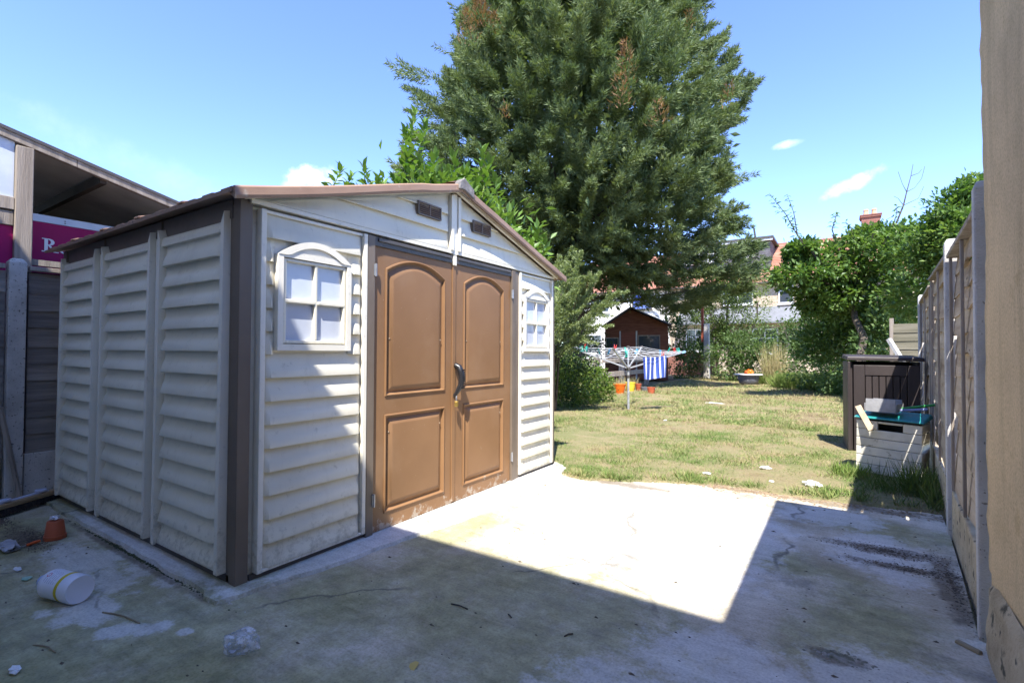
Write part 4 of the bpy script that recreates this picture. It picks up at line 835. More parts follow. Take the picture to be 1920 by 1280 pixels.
# ------------------------------------------------------------------ far end: houses
M_TILE = MAT('red_clay_tile', [(.25, .105, .07), (.33, .15, .10), (.38, .20, .14)], 1.2, .9, .5, 12, speck=(.2, .1, .07), speckscale=8)
M_PEB = MAT('pebble_dash', [(.33, .26, .185), (.46, .375, .28), (.52, .44, .34)], 7, .95, .8, 22, speck=(.2, .15, .1), speckscale=14, speckthr=.62)
M_WREND = MAT('white_render', [(.66, .64, .60), (.74, .72, .69)], 1.5, .9, .2, 40)
M_SLATE = MAT('dark_slate_cladding', [(.08, .075, .085), (.14, .135, .15)], 3, .8, .4, 20)
M_PANE = GLASS('window_glass', (.05, .06, .075), .05)
M_LEAD = MAT('grey_roof_felt', [(.13, .135, .145), (.19, .195, .21)], 2, .8, .2, 30)
M_BRICK = MAT('red_brick', [(.20, .085, .06), (.27, .12, .09), (.25, .13, .105)], 9, .95, .5, 20)
M_POT = MAT('buff_chimney_pot', [(.5, .33, .19), (.6, .42, .26)], 6, .9, .2, 30)
M_CURT = MAT('blue_curtain', [(.05, .10, .5), (.12, .2, .65), (.3, .4, .75)], 4, .9, .2, 20, (9, 9, .2))
FY = 34.0
def window(parent, x0, x1, z0, z1, frame=None, pane=None, bars=1, y=FY):
    f = MB(); w = .07; fm = frame or M_WHITE
    f.box((x0, y-.06, z0), (x0+w, y, z1)).box((x1-w, y-.06, z0), (x1, y, z1)).box((x0+w, y-.06, z0), (x1-w, y, z0+w)).box((x0+w, y-.06, z1-w), (x1-w, y, z1)).box((x0-.05, y-.12, z0-.08), (x1+.05, y, z0-.004))
    for k in range(bars): c = x0+(x1-x0)*(k+1)/(bars+1); f.box((c-.03, y-.058, z0+w), (c+.03, y-.002, z1-w))
    f.box((x0+w, y-.066, z0+(z1-z0)*.62-.03), (x1-w, y-.004, z0+(z1-z0)*.62+.03))
    fr_ = f.build('window', fm, parent); fr_.name = 'window'
    MB().box((x0+w, y-.03, z0+w), (x1-w, y-.014, z1-w)).build('window_pane', pane or M_PANE, fr_); return fr_
def terrace(label, x0, x1, wall, roofm, ez=5.48, rzz=8.55):
    t = thing('terraced_house', label, 'house', (0, 0, 0), 0, 'terraced houses beyond the garden end')
    MB().box((x0, FY, -.05), (x1-.004, FY+9, ez-.05)).build('wall', wall, t)
    mb = MB()
    for a, b, c_, d in ((FY-.35, ez-.08, FY+4.5, rzz), (FY+9.35, ez-.08, FY+4.52, rzz)):
        k = 22
        for i in range(k):      # courses of tiles
            s0, s1 = i/k, (i+1)/k+.006; p = lambda s, h: [(x, a+(c_-a)*s, b+(d-b)*s+h) for x in (x0+.002, x1-.006)]
            mb.add(p(s0, .05)+p(s1, .02)+p(s0, .015), [(0, 1, 3, 2), (0, 4, 5, 1)])
    mb.box((x0+.002, FY+4.42, rzz+.0), (x1-.006, FY+4.6, rzz+.09)); mb.build('roof', roofm, t)
    MB().box((x0, FY-.42, ez-.13), (x1-.004, FY-.30, ez-.04)).build('gutter', M_DARK, t)
    return t
w1 = terrace('white rendered terraced house with blue curtains and red roof under the conifer', -17.6, -9.70, M_WREND, M_TILE)
window(w1, -12.3, -10.9, 4.1, 5.2, M_DARK, M_CURT); window(w1, -15.6, -14.0, 4.0, 5.2); window(w1, -12.9, -10.6, 1.0, 2.4); window(w1, -16.2, -14.6, 1.0, 2.4)
MB().box((-9.98, FY-.10, 0), (-9.88, FY, 5.35)).build('drainpipe', M_DARK, w1)
sd_ = thing('satellite_dish', 'round pale satellite dish on the white house wall beside the blue curtained window', 'satellite dish', (-10.45, FY-.12, 4.45))
dd = MB().lathe([(0, 0), (.2, .02), (.36, .065), (.40, .09), (.39, .095), (.2, .035), (0, .015)], 24).build('dish', MAT('dish_grey', [(.52, .53, .55), (.6, .61, .63)], 3, .5, .02), sd_, smooth=True); dd.rotation_euler = (PI/2+.5, 0, -.4); dd.location = (0, -.2, 0)
MB().tube([(0, .12, -.3), (0, -.15, -.05)], .03, 8).build('bracket', M_STEEL, sd_); MB().tube([(.0, -.25, -.35), (.25, -.75, -.1)], .02, 6).build('feed_arm', M_STEEL, sd_)
w2 = terrace('pebble dashed terraced house with a dark slate dormer and red tiled roof', -9.70, -1.2, M_PEB, M_TILE)
window(w2, -6.3, -4.55, 4.15, 5.3); window(w2, -3.15, -2.35, 4.1, 5.33, bars=0); window(w2, -8.6, -7.4, 1.25, 2.65); window(w2, -4.6, -3.2, 1.1, 2.6)
MB().add([(-9.0, FY-.9, 3.0), (-1.4, FY-.9, 3.0), (-1.4, FY-.004, 3.95), (-9.0, FY-.004, 3.95), (-9.0, FY-.9, 2.9), (-1.4, FY-.9, 2.9), (-1.4, FY-.004, 3.85), (-9.0, FY-.004, 3.85)], [(0, 1, 2, 3), (7, 6, 5, 4), (0, 1, 5, 4), (1, 2, 6, 5), (2, 3, 7, 6), (3, 0, 4, 7)]).build('bay_roof', M_LEAD, w2)
dm = MB(); DY = 35.3
for i in range(14): z = 6.45+.135*i; dm.box((-9.2, DY-.02*(1), z), (-3.72, DY+5, z+.12)); dm.box((-9.2, DY+.0, z+.12), (-3.74, DY+5, z+.135))
dmr = dm.build('dormer', M_SLATE, w2); 
for p in (-6.9, -8.6): window(dmr, p-.6, p+.6, 7.2, 8.1, y=DY-.03)
window(dmr, -5.35, -4.65, 7.35, 8.15, y=DY-.03, bars=0)
MB().box((-9.4, DY-.35, 8.36), (-3.5, DY+5.2, 8.5)).build('dormer_roof', M_DARK, dmr); MB().box((-9.4, DY-.30, 8.24), (-3.55, DY-.26, 8.355)).build('fascia', M_WHITE, dmr)
MB().tube([(-4.5, DY-.12, 6.5), (-4.5, DY-.12, 8.1), (-4.62, DY-.3, 9.1)], .06, 8).build('vent_pipe', M_DARK, dmr)
w3 = terrace('terraced house with a brick chimney behind the leafy fruit tree on the right', -1.2, 7.5, M_PEB, M_TILE)
window(w3, .2, 1.5, 4.1, 5.3); window(w3, 3.5, 5.0, 4.1, 5.3); window(w3, .2, 2.0, 1.0, 2.5); window(w3, 4.0, 5.2, 1.0, 2.5)
ck = MB(); 
for i in range(17): ck.box((1.12, FY+4.1, 7.5+.125*i), (2.06, FY+5.1, 7.5+.125*i+.11)); ck.box((1.135, FY+4.115, 7.5+.125*i+.11), (2.045, FY+5.085, 7.5+.125*i+.125))
ck.box((1.05, FY+4.03, 9.63), (2.13, FY+5.17, 9.73)).box((1.02, FY+4.0, 9.735), (2.16, FY+5.2, 9.80))
chm = ck.build('chimney', M_BRICK, w3)
for x in (1.36, 1.78): MB().lathe([(.16, 0), (.13, .3), (.15, .33), (.14, .42), (.1, .42), (.1, .1)], 12, (x, FY+4.6, 9.80)).build('chimney_pot', M_POT, chm)

# far shed under the conifer
M_REDWOOD = MAT('red_brown_shed_timber', [(.10, .035, .02), (.17, .06, .032), (.20, .08, .045)], 3, .8, .3, 30, (1, 1, 8))
fs_ = thing('wooden_shed', 'small red brown timber shed with felt roof in the shade of the conifer', 'shed', (-8.35, 19.75, 0), .28)
SWd, SH, SA = 2.55, 2.25, 2.98
MB().prism([(0, 0), (SWd, 0), (SWd, SH), (SWd*.42, SA-.06), (0, SH)], 0, 2.2, lambda u, v, w: (u, w, v)).build('wall', M_REDWOOD, fs_)
for a, b in (((-.12, SH-.06), (SWd*.42, SA)), ((SWd+.14, SH-.02), (SWd*.42+.001, SA))):
    MB().prism([a, b, (b[0], b[1]+.05), (a[0], a[1]+.05)], -.25, 2.4, lambda u, v, w: (u, w, v)).build('roof', M_LEAD, fs_)
MB().box((.68, -.03, .05), (1.24, -.002, 1.98)).build('door', MAT('red_shed_door', [(.17, .05, .03), (.23, .075, .045)], 3, .7, .2, 30, (1, 1, 6)), fs_)
MB().box((1.27, -.05, .0), (1.33, -.002, 2.02)).box((.6, -.05, .0), (.66, -.002, 2.02)).build('door_frame', M_PALEPOST, fs_)
f = MB().box((1.36, -.04, 1.15), (1.40, -.002, 1.85)).box((2.2, -.04, 1.15), (2.24, -.002, 1.85)).box((1.40, -.04, 1.80), (2.2, -.002, 1.85)).box((1.40, -.04, 1.15), (2.2, -.002, 1.19)); f = f.build('window', M_WOODGREY, fs_); MB().box((1.40, -.02, 1.19), (2.2, -.004, 1.80)).build('window_pane', M_PANE, f)
f = MB().box((.03, -.04, 1.2), (.07, -.002, 1.75)).box((.53, -.04, 1.2), (.57, -.002, 1.75)).box((.07, -.04, 1.71), (.53, -.002, 1.75)).box((.07, -.04, 1.2), (.53, -.002, 1.26)); f = f.build('window', M_WOODGREY, fs_); MB().box((.07, -.02, 1.26), (.53, -.004, 1.71)).build('window_pane', M_PANE, f)

# low post and rail fence on the left boundary
rl = thing('rail_fence', 'low weathered post and rail fence left of the clothes dryer, half hidden by weeds', 'fence', (-5.62, 11.2, 0))
for (a, b, z, h) in ((.15, 1.75, .90, .14), (1.9, 3.6, .90, .12), (3.65, 6.0, .88, .12), (1.85, 3.6, .50, .15), (3.65, 6.0, .50, .14)): MB().box((-.02, a, z-h/2), (.02, b, z+h/2)).build('rail', M_WOODGREY, rl, bevel=.005)
for y in (1.72, 3.62, 6.0): MB().box((-.16, y-.07, -.05), (-.022, y+.07, 1.02)).build('post', M_WOODGREY, rl, bevel=.01)
# boundary boards on the left between shed and rail fence
# slim pole and pier at the far end
pt = thing('post', 'grey concrete pole with a rusty red upper bar standing at the end of the lawn', 'post', (-4.90, 22.8, 0))
MB().box((-.12, -.12, -.1), (.12, .12, 2.4), .015).build('shaft', M_CONCPOST, pt, bevel=.02); MB().box((-.22, -.05, 1.6), (-.125, .05, 3.6)).build('bar', MAT('rusty_red_steel', [(.28, .06, .03), (.4, .12, .07)], 4, .8, .3, 30), pt)
bwm = thing('brick_wall', 'low brick wall and dark railing behind the pole at the garden end', 'wall', (-8.2, 25.5, 0))
MB().box((0, 0, 0), (3.2, .22, 1.1)).build('base', M_BRICK, bwm)
for i in range(17): MB().box((.05+.19*i, .09, 1.102), (.08+.19*i, .12, 2.0)).build('railing_bar', M_DARK, bwm)

# rotary clothes dryer
dr0 = gnd(1178, 768); dry = thing('clothes_dryer', 'grey metal rotary clothes dryer standing open on the lawn', 'clothes dryer', dr0)
LR = Vector((CAM_R.x, CAM_R.y, 0)).normalized(); LD = Vector((-LR.y, LR.x, 0))
M_ALU = MAT('dull_aluminium', [(.42, .43, .45), (.55, .56, .58)], 10, .4, .05, 60, metal=.5)
MB().tube([(0, 0, -.05), (0, 0, .76)], .024, 12).build('lower_pole', M_ALU, dry, smooth=True); MB().tube([(0, 0, .762), (0, 0, 1.25)], .018, 12).build('upper_pole', M_ALU, dry, smooth=True)
MB().lathe([(.03, .64), (.034, .66), (.034, .69), (.03, .70)], 14).build('clamp', M_DARK, dry); MB().lathe([(.03, .79), (.045, .80), (.045, .845), (.03, .855)], 14).build('hub', M_DARK, dry); MB().lathe([(.025, 1.235), (.035, 1.24), (.035, 1.27), (0, 1.285)], 14).build('top_hub', M_DARK, dry)
TIP = [LR*-1.17+LD*-.25+Vector((0, 0, 1.25)), LR*.55+LD*1.0+Vector((0, 0, 1.27)), LR*1.09+LD*-.05+Vector((0, 0, 1.17)), LR*-.52+LD*-.86+Vector((0, 0, 1.20))]
TIP = [LR*-1.17+LD*.05+Vector((0, 0, 1.25)), LR*.55+LD*1.05+Vector((0, 0, 1.27)), LR*1.09+LD*-.1+Vector((0, 0, 1.165)), LR*-.5+LD*-1.0+Vector((0, 0, 1.21))]
HUB = Vector((0, 0, .83)); TOP = Vector((0, 0, 1.25))
for tp in TIP:
    a = MB().bar(HUB+(tp-HUB).normalized()*.04, tp, .022, .028).build('arm', M_ALU, dry); mid = HUB.lerp(tp, .42)
    MB().bar(TOP+(mid-TOP).normalized()*.03, mid, .014, .018).build('strut', M_ALU, dry)
    MB().bar(tp-(tp-HUB).normalized()*.05, tp+(tp-HUB).normalized()*.02, .034, .04).build('arm_tip', MAT('light_blue_plastic', [(.2, .38, .6), (.28, .48, .7)], 5, .5, .02) if tp is TIP[2] else M_DARK, dry)
order = [0, 1, 2, 3]
for s in (.52, .62, .72, .82, .91, .985):
    mb = MB(); P4 = [HUB.lerp(TIP[i], s)+Vector((0, 0, .012)) for i in order]
    for i in range(4):
        p, q = P4[i], P4[(i+1) % 4]; md = p.lerp(q, .5)-Vector((0, 0, .03*s)); mb.tube([p, p.lerp(md, .5)-Vector((0, 0, .008)), md, q.lerp(md, .5)-Vector((0, 0, .008)), q], .0032, 5)
    mb.build('line', M_WHITE, dry)
def on_line(i, j, s, t): 
    p, q = HUB.lerp(TIP[i], s), HUB.lerp(TIP[j], s); return dr0+p.lerp(q, t)+Vector((0, 0, .012-.03*s*4*t*(1-t)))
PEGM = {k: MAT(k+'_peg_plastic', [tuple(x*.8 for x in c), c], 5, .4, 0) for k, c in dict(red=(.6, .05, .04), green=(.02, .4, .3), blue=(.08, .35, .6)).items()}
def peg(col, pos, lab, h=.055):
    o = MB().add([(-.004, -.006, -.03), (-.004, .006, -.03), (-.010, .006, h), (-.010, -.006, h), (-.011, -.006, -.03), (-.011, .006, -.03), (-.016, .006, h), (-.016, -.006, h)], [(0, 1, 2, 3), (7, 6, 5, 4), (0, 1, 5, 4), (1, 2, 6, 5), (2, 3, 7, 6), (3, 0, 4, 7)])
    o.add([(-x, y, z) for x, y, z in o.v[:8]], [(0, 1, 2, 3), (7, 6, 5, 4), (0, 1, 5, 4), (1, 2, 6, 5), (2, 3, 7, 6), (3, 0, 4, 7)]); o.box((-.006, -.008, .0), (.006, .008, .012))
    o = o.build('clothes_peg', PEGM[col]); o.location = pos; o.rotation_euler = (random.uniform(-.5, .5), random.uniform(-.4, .4), random.uniform(0, 3)); o.scale = (1.7, 1.7, 1.35)
    return tag(o, lab, 'clothes peg', 'pegs on the clothes dryer lines')
peg('red', on_line(0, 1, .985, .18), 'red clothes peg leftmost on the rear outer dryer line'); peg('red', on_line(0, 1, .985, .60), 'red clothes peg midway along the rear outer dryer line, left of the pole')
for k in range(3): peg('green', on_line(0, 3, .91, .18+.07*k), ['leftmost', 'middle', 'rightmost'][k]+' green clothes peg in the row of three on the left side of the dryer')
peg('green', on_line(0, 3, .82, .55), 'green clothes peg alone on an inner line at the left'); peg('blue', on_line(0, 3, .82, .8), 'turquoise clothes peg near the front left dryer arm')
for k in range(3): peg('green', on_line(3, 2, .72+.1*k, .16), ['outer', 'middle', 'inner'][k]+' green clothes peg of the front bunch just left of the pole')
peg('blue', on_line(0, 1, .72, .95), 'blue clothes peg on a line just right of the pole top'); peg('blue', on_line(1, 2, .82, .62), 'blue clothes peg above the striped towel')
peg('green', on_line(1, 2, .985, .66), 'green clothes peg at the right end of the dryer, furthest back'); peg('red', on_line(1, 2, .985, .80), 'red clothes peg near the right arm tip'); peg('green', on_line(1, 2, .985, .9), 'green clothes peg closest to the right arm tip')
peg('red', on_line(3, 2, .80, .80), 'red clothes peg holding the front of the striped towel')
# striped towel
ma, t, bs, out = new_mat('striped_towel'); tc = N(t, 'ShaderNodeTexCoord'); sx = N(t, 'ShaderNodeSeparateXYZ'); t.links.new(tc.outputs['UV'], sx.inputs[0])
ml = N(t, 'ShaderNodeMath', operation='MULTIPLY'); ml.inputs[1].default_value = 5.0; t.links.new(sx.outputs[0], ml.inputs[0]); frc = N(t, 'ShaderNodeMath', operation='FRACT'); t.links.new(ml.outputs[0], frc.inputs[0])
t.links.new(ramp(t, frc.outputs[0], [(0, (.03, .06, .26)), (.36, (.03, .06, .26)), (.38, (.75, .75, .78)), (.66, (.75, .75, .78)), (.68, (.05, .10, .34)), (1, (.04, .08, .3))]).outputs[0], bs.inputs['Base Color']); bs.inputs['Roughness'].default_value = .95
ma_t = ma; tp0 = at(1206, 669, 9.55); tp1 = at(1249, 666, 9.75); n1, n2 = 40, 14; vs = []; uv = []
dirv = (tp1-tp0); hv = dirv.cross(Vector((0, 0, 1))).normalized()
for sidev in (0, 1):
    for i in range(n1+1):
        for j in range(n2+1):
            u = i/n1; v = j/n2; p = tp0+dirv*u+hv*(.022*math.sin(u*9+v*1.5)*(.3+v)+.012*math.sin(u*23+1)*v)+Vector((0, 0, -.42*v-.02*math.sin(PI*u)-.012*math.sin(u*7)*v)); p += hv*(.006 if sidev else 0); p += dirv.normalized()*.02*v*(u-.3); vs.append(p); uv.append((u, v))
k = n2+1; off = (n1+1)*k
fs = [(i*k+j, (i+1)*k+j, (i+1)*k+j+1, i*k+j+1) for i in range(n1) for j in range(n2)]; fs += [(a+off, d+off, c+off, b+off) for a, b, c, d in fs]
tw = MB().add(vs, fs).build('towel', ma_t, fix=False, smooth=True); ul = tw.data.uv_layers.new(name='uv')
for lp in tw.data.loops: ul.data[lp.index].uv = uv[lp.vertex_index]
tag(tw, 'blue and white striped towel hanging from the right side of the dryer', 'towel')

# tubs and pots
def bucket(name, label, cat, pos, r0, r1, h, mat, grp=None, handle=None, sx=1):
    t = thing(name, label, cat, pos, random.random(), grp); MB().lathe([(r0*.96, 0), (r0, .01), (r1, h-.02), (r1*1.06, h-.018), (r1*1.07, h), (r1*.97, h), (r0*.93, .015), (0, .012)], 22, sx=sx).build('body', mat, t, smooth=True)
    if handle: MB().tube([(r1*1.05*math.cos(a), .01*0, h-.03-handle*math.sin(a)) for a in [PI*i/12 for i in range(13)]], .006, 6).build('handle', M_WHITE, t, smooth=True)
    return t
M_ORANGE = MAT('orange_plastic', [(.75, .13, .01), (.85, .17, .015)], 3, .4, .02); M_YEL = MAT('yellow_plastic', [(.75, .5, .03), (.8, .56, .05)], 3, .4, .02); M_TERRA = MAT('red_terracotta_plastic', [(.38, .08, .035), (.48, .12, .05)], 5, .5, .05)
G = 'tubs and pots on the lawn behind the dryer'
bucket('tub', 'large orange flexible tub on the lawn left of the dryer pole', 'tub', gnd(1162, 738), .11, .165, .27, M_ORANGE, G); bucket('bucket', 'yellow bucket partly behind the dryer pole', 'bucket', gnd(1182, 734), .11, .145, .27, M_YEL, G)
bucket('plant_pot', 'red plastic plant pot right behind the dryer pole', 'plant pot', gnd(1197, 733), .065, .095, .22, M_TERRA, G); bucket('plant_pot', 'dark grey pot lying beside the red bucket on the lawn', 'plant pot', gnd(1208.5, 734), .09, .11, .13, MAT('dark_grey_plastic', [(.10, .10, .11), (.14, .14, .15)], 4, .6, .05), G); bucket('bucket', 'small red bucket with a white wire handle on the lawn', 'bucket', gnd(1221, 738), .09, .11, .18, M_TERRA, G, .06)
# old metal bath with a red thing in it
bt = thing('metal_tub', 'old grey enamel tub with a white rim at the end of the lawn', 'tub', gnd(1403, 721), .2)
MB().lathe([(.20, 0), (.29, .06), (.34, .2), (.35, .34), (.33, .34), (.3, .1), (0, .08)], 26, sx=1.02, sy=.75).build('body', MAT('blue_grey_enamel', [(.07, .08, .10), (.14, .15, .18)], 6, .4, .1, 60, speck=(.5, .5, .5), speckscale=22, speckthr=.70), bt, smooth=True)
MB().lathe([(.33, .342), (.46, .35), (.47, .37), (.44, .385), (.33, .38)], 26, sx=1.02, sy=.75).build('rim', M_WHITE, bt, smooth=True)
bm = bmesh.new(); bmesh.ops.create_icosphere(bm, subdivisions=3, radius=.14)
for v in bm.verts: v.co *= 1+.45*mnoise.noise(v.co*14); v.co.z *= .8
me = bpy.data.meshes.new('red_plastic_scrap'); bm.to_mesh(me); bm.free(); me.materials.append(M_ORANGE); o = bpy.data.objects.new('plastic_scrap', me); COL.objects.link(o); o.location = gnd(1403, 721)+Vector((.03, 0, .43)); tag(o, 'crumpled red plastic lying in the old enamel tub', 'scrap')
# ------------------------------------------------------------------ vegetation
M_CONIF = LEAF('conifer_spray', [(.068, .098, .044), (.105, .148, .064), (.15, .195, .09), (.20, .24, .12)], .22, .6, .45, .2, .4)
M_RUST = LEAF('dead_conifer_spray', [(.15, .085, .045), (.24, .13, .07), (.16, .13, .06)], .2, .7, 1, .15)
M_LAUR = LEAF('laurel_leaf', [(.085, .165, .03), (.125, .22, .042), (.175, .28, .06)], .28, .38, 1.2, .4, tcol=(1.3, 1.35, .7, 1))
M_LAURD = LEAF('old_laurel_leaf', [(.045, .11, .022), (.075, .16, .03)], .3, .35, 1.2, .4)
M_FRUIT = LEAF('fruit_tree_leaf', [(.04, .09, .025), (.07, .14, .032), (.115, .195, .05), (.18, .26, .085)], .32, .42, .9, .35, .45)
M_PRIV = LEAF('privet_leaf', [(.05, .085, .025), (.085, .135, .035), (.13, .185, .055), (.18, .22, .08)], .28, .5, .7, .3, .45)
M_HEDGE = LEAF('hedge_leaf', [(.04, .08, .025), (.065, .12, .032), (.105, .17, .055), (.15, .20, .075)], .26, .5, .8, .3, .45)
M_HEBE = LEAF('grey_green_leaf', [(.16, .20, .09), (.23, .28, .13), (.31, .35, .19)], .25, .6, 1.5, .25)
M_BRAM = LEAF('bramble_leaf', [(.05, .11, .02), (.09, .165, .03), (.16, .23, .05), (.2, .24, .08)], .35, .5, 2.5, .3, .5)
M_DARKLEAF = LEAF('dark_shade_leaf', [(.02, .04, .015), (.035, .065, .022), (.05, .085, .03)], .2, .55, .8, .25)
M_STRAW = LEAF('dry_grass_stem', [(.30, .25, .13), (.38, .32, .18), (.30, .30, .13)], .3, .7, 2, .2)
M_WEED = LEAF('weed_leaf', [(.08, .14, .03), (.13, .21, .045), (.19, .26, .07), (.26, .28, .11)], .35, .6, 1.5, .25, .5)
M_TALL = LEAF('long_grass', [(.05, .09, .025), (.085, .135, .035), (.15, .17, .06)], .3, .6, 3, .25)

# the big conifer, next door, its boughs hanging over the garden
CX, CY = -7.75, 15.5
con = thing('conifer_tree', 'huge dark green conifer with browned tips towering behind the shed', 'tree', (CX, CY, 0))
MB().tube([(0, 0, -.1), (.05, 0, 2), (-.05, .1, 6), (.1, 0, 11), (0, 0, 16)], [.42, .36, .28, .16, .03], 10).build('trunk', M_BARK, con, smooth=True)
prof_z = [1.9, 2.6, 3.4, 4.6, 6.0, 7.4, 9.0, 10.6, 12.0, 13.4, 14.8, 16.0, 17.0]
prof_r = [2.2, 3.7, 4.75, 5.45, 5.75, 5.85, 5.75, 5.45, 4.85, 4.1, 3.0, 1.7, .4]
specs, rust, bare = [], [], []
camxy = np.array([0-CX, 0-CY]); camang = math.atan2(camxy[1], camxy[0])
nb = 0; lobes = [(RNG.random()*2*PI, RNG.random()*14+2, .55+.5*RNG.random()) for _ in range(46)]
def crown_r(a, z):
    r = float(np.interp(z, prof_z, prof_r)); w = 0
    for (la, lz, s) in lobes:
        da = (a-la+PI) % (2*PI)-PI; d2 = (da*r/1.25)**2+((z-lz)/1.25)**2; w += s*math.exp(-d2)
    low = 1-.24*max(0, min(1, (5.6-z)/2.6))*max(0, math.cos(a-camang+.35))
    return (r*(.90+.05*math.sin(a*3+z*.5))+.62*(w-.45))*low
tufts = []
def tuft(a, z, r, size, cnt, up=None):
    up = np.interp(z, [1.5, 4, 10, 17], [-.12, .22, .6, 1.1]) if up is None else up
    d = unit(np.array([math.cos(a), math.sin(a), up+RNG.normal()*.15])+np.append(RNG.normal(size=2)*.18, 0)); tip = np.array([math.cos(a)*r, math.sin(a)*r, z])
    b = tip-d*size*1.1; specs.append((b, d, size*1.15, size*.26, cnt))
    for q in range(7):
        dd = unit(d+RNG.normal(size=3)*np.array([.45, .45, .32])+np.array([0, 0, .12])); f = .15+.55*RNG.random(); L = size*(.45+.4*RNG.random()); specs.append((b+d*size*f, dd, L, size*.15, int(cnt*.62)))
tries = 0
while tries < 60000 and len(tufts) < 640:
    tries += 1
    z = 2.75+14.2*RNG.random(); a = RNG.random()*2*PI; rr = float(np.interp(z, prof_z, prof_r))
    if RNG.random() > rr/5.9: continue
    f = math.cos(a-camang)
    if f < -.3 and RNG.random() < .75: continue
    r = crown_r(a, z)*(1-.10*RNG.random()); p = np.array([math.cos(a)*r, math.sin(a)*r, z]); md = .66 if f > -.3 else 1.2
    if any(abs(q[2]-z) < md and np.sum((q-p)**2) < md*md for q in tufts): continue
    tufts.append(p); tuft(a, z, r+.15, .75+.5*RNG.random(), 105)
for k in range(330):      # recessed growth between the boughs
    z = 3.4+12.6*RNG.random(); a = camang+RNG.normal()*1.1; tuft(a, z, crown_r(a, z)*(.66+.16*RNG.random()), .8, 60)
for (px, py, dd, L) in ((748, 140, 15.6, 1.5), (760, 165, 15.4, 1.2), (770, 205, 15.2, 1.2), (762, 250, 15, 1.0), (745, 320, 15, 1.0), (1150, 532, 14.6, 1.0), (1205, 536, 14.8, 1.0), (1245, 520, 15, 1.0), (1385, 165, 15.5, 1.4), (1392, 225, 15.5, 1.2), (1398, 335, 15.2, 1.4), (1375, 290, 15.2, 1.1), (1335, 440, 15, 1.3), (1090, 520, 14, 1.1), (1220, 500, 14.2, 1.1), (1150, 500, 14, 1.1), (1270, 470, 14.3, 1.1), (1230, 515, 15.5, 1.1)):
    p = np.array(at(px, py, dd))-np.array([CX, CY, 0]); a = math.atan2(p[1], p[0]); tuft(a, p[2], math.hypot(p[0], p[1]), L, 110, .12 if py < 450 else -.05)
P, D, U = plumes([(b_, d_, L_, r_, int(n_*1.55)) for b_, d_, L_, r_, n_ in specs], .34, True); n = len(P); crown = leaves('crown', P, D, .09+.09*RNG.random(n), .024+.016*RNG.random(n), M_CONIF, con, up=U, kind='blade', spread=.38)
P, D = clumps([((0, 0, z), (r*.62, r*.62, 1.3)) for z, r in zip(prof_z[3:-1], prof_r[3:-1])], 70, 70, (.2, .4), .2); leaves('inner_foliage', P, D, .30, .13, M_CONIF, con)
for (px, py, dd, L, r, cnt) in ((905, 35, 13.6, .9, .5, 300), (880, 60, 13.3, .8, .45, 190), (920, 5, 13.9, .9, .45, 200), (930, 55, 13.5, .6, .35, 110), (1175, 130, 11.6, .9, .4, 110), (1165, 180, 11.3, .7, .4, 90), (1235, 220, 11.2, .6, .4, 70), (1365, 185, 13.4, .6, .3, 60), (1290, 50, 14.2, .6, .3, 60), (950, 215, 11.5, .4, .15, 24)):
    p = np.array(at(px, py, dd))-np.array([CX, CY, 0]); rust.append((p-np.array([0, 0, L*.4]), np.array([.1, -.35, 1.0]), L, r, cnt))
P, D = plumes(rust, .6); leaves('dead_foliage', P, D, .10+.07*RNG.random(len(P)), .024, M_RUST, con, kind='blade')
lm = MB()
for k in range(70):
    z = 2.2+13*RNG.random(); a = RNG.random()*2*PI; r = crown_r(a, z)*.86; lm.tube([(0, 0, z-.3), (math.cos(a)*r*.5, math.sin(a)*r*.5, z), (math.cos(a)*r, math.sin(a)*r, z+.35)], [.08, .045, .012], 5)
stuff(lm.build('limbs', M_BARK, con))

# cherry laurel behind the shed
lau = thing('laurel_bush', 'bright green laurel bush with upright shoots rising behind the shed roof', 'bush', (-4.6, 5.2, 0))
LO = np.array([-4.6, 5.2, 0.0])
me_v = [(0, 0, 0), (.25, .5, .05), (.6, .48, .08), (1, 0, -.06), (.6, -.48, .08), (.25, -.5, .05), (.3, 0, -.03), (.65, 0, -.0)]
LFM = [(0, 1, 6), (1, 2, 7, 6), (2, 3, 7), (3, 4, 7), (4, 5, 6, 7), (5, 0, 6)]
def leaf_mesh(name, mat, L, Wd):
    me = bpy.data.meshes.new(name); me.from_pydata([(x*L, y*Wd, z*L) for x, y, z in me_v], [], LFM); me.update(); me.materials.append(mat); me.shade_smooth(); return me
ll_a = leaf_mesh('leaf', M_LAUR, .165, .066); ll_b = leaf_mesh('leaf', M_LAURD, .155, .066)
shoots = []      # (tip pixel, depth, length)
for (px, py, dd, L) in ((640, 318, 6.7, .42), (660, 330, 6.6, .3), (682, 314, 6.8, .45), (708, 333, 6.7, .3), (735, 335, 6.6, .3), (765, 285, 6.9, .55), (779, 212, 7.0, 1.0), (798, 232, 7.0, .8), (760, 245, 7.0, .7), (790, 300, 6.8, .6), (818, 292, 6.7, .5), (800, 330, 6.5, .4), (850, 296, 6.6, .5), (838, 325, 6.5, .4), (875, 318, 6.5, .45), (905, 282, 6.6, .7), (918, 300, 6.6, .6), (890, 345, 6.4, .5), (930, 340, 6.5, .5), (915, 370, 6.4, .5), (935, 400, 6.3, .4), (1008, 428, 6.2, .5), (1022, 455, 6.2, .4), (996, 455, 6.1, .4), (860, 350, 6.5, .4), (780, 345, 6.5, .4), (720, 345, 6.6, .35), (690, 345, 6.6, .3), (1015, 490, 6.1, .35)):
    shoots.append((np.array(at(px, py, dd)), L))
st = MB(); lp, cnt = [], 0
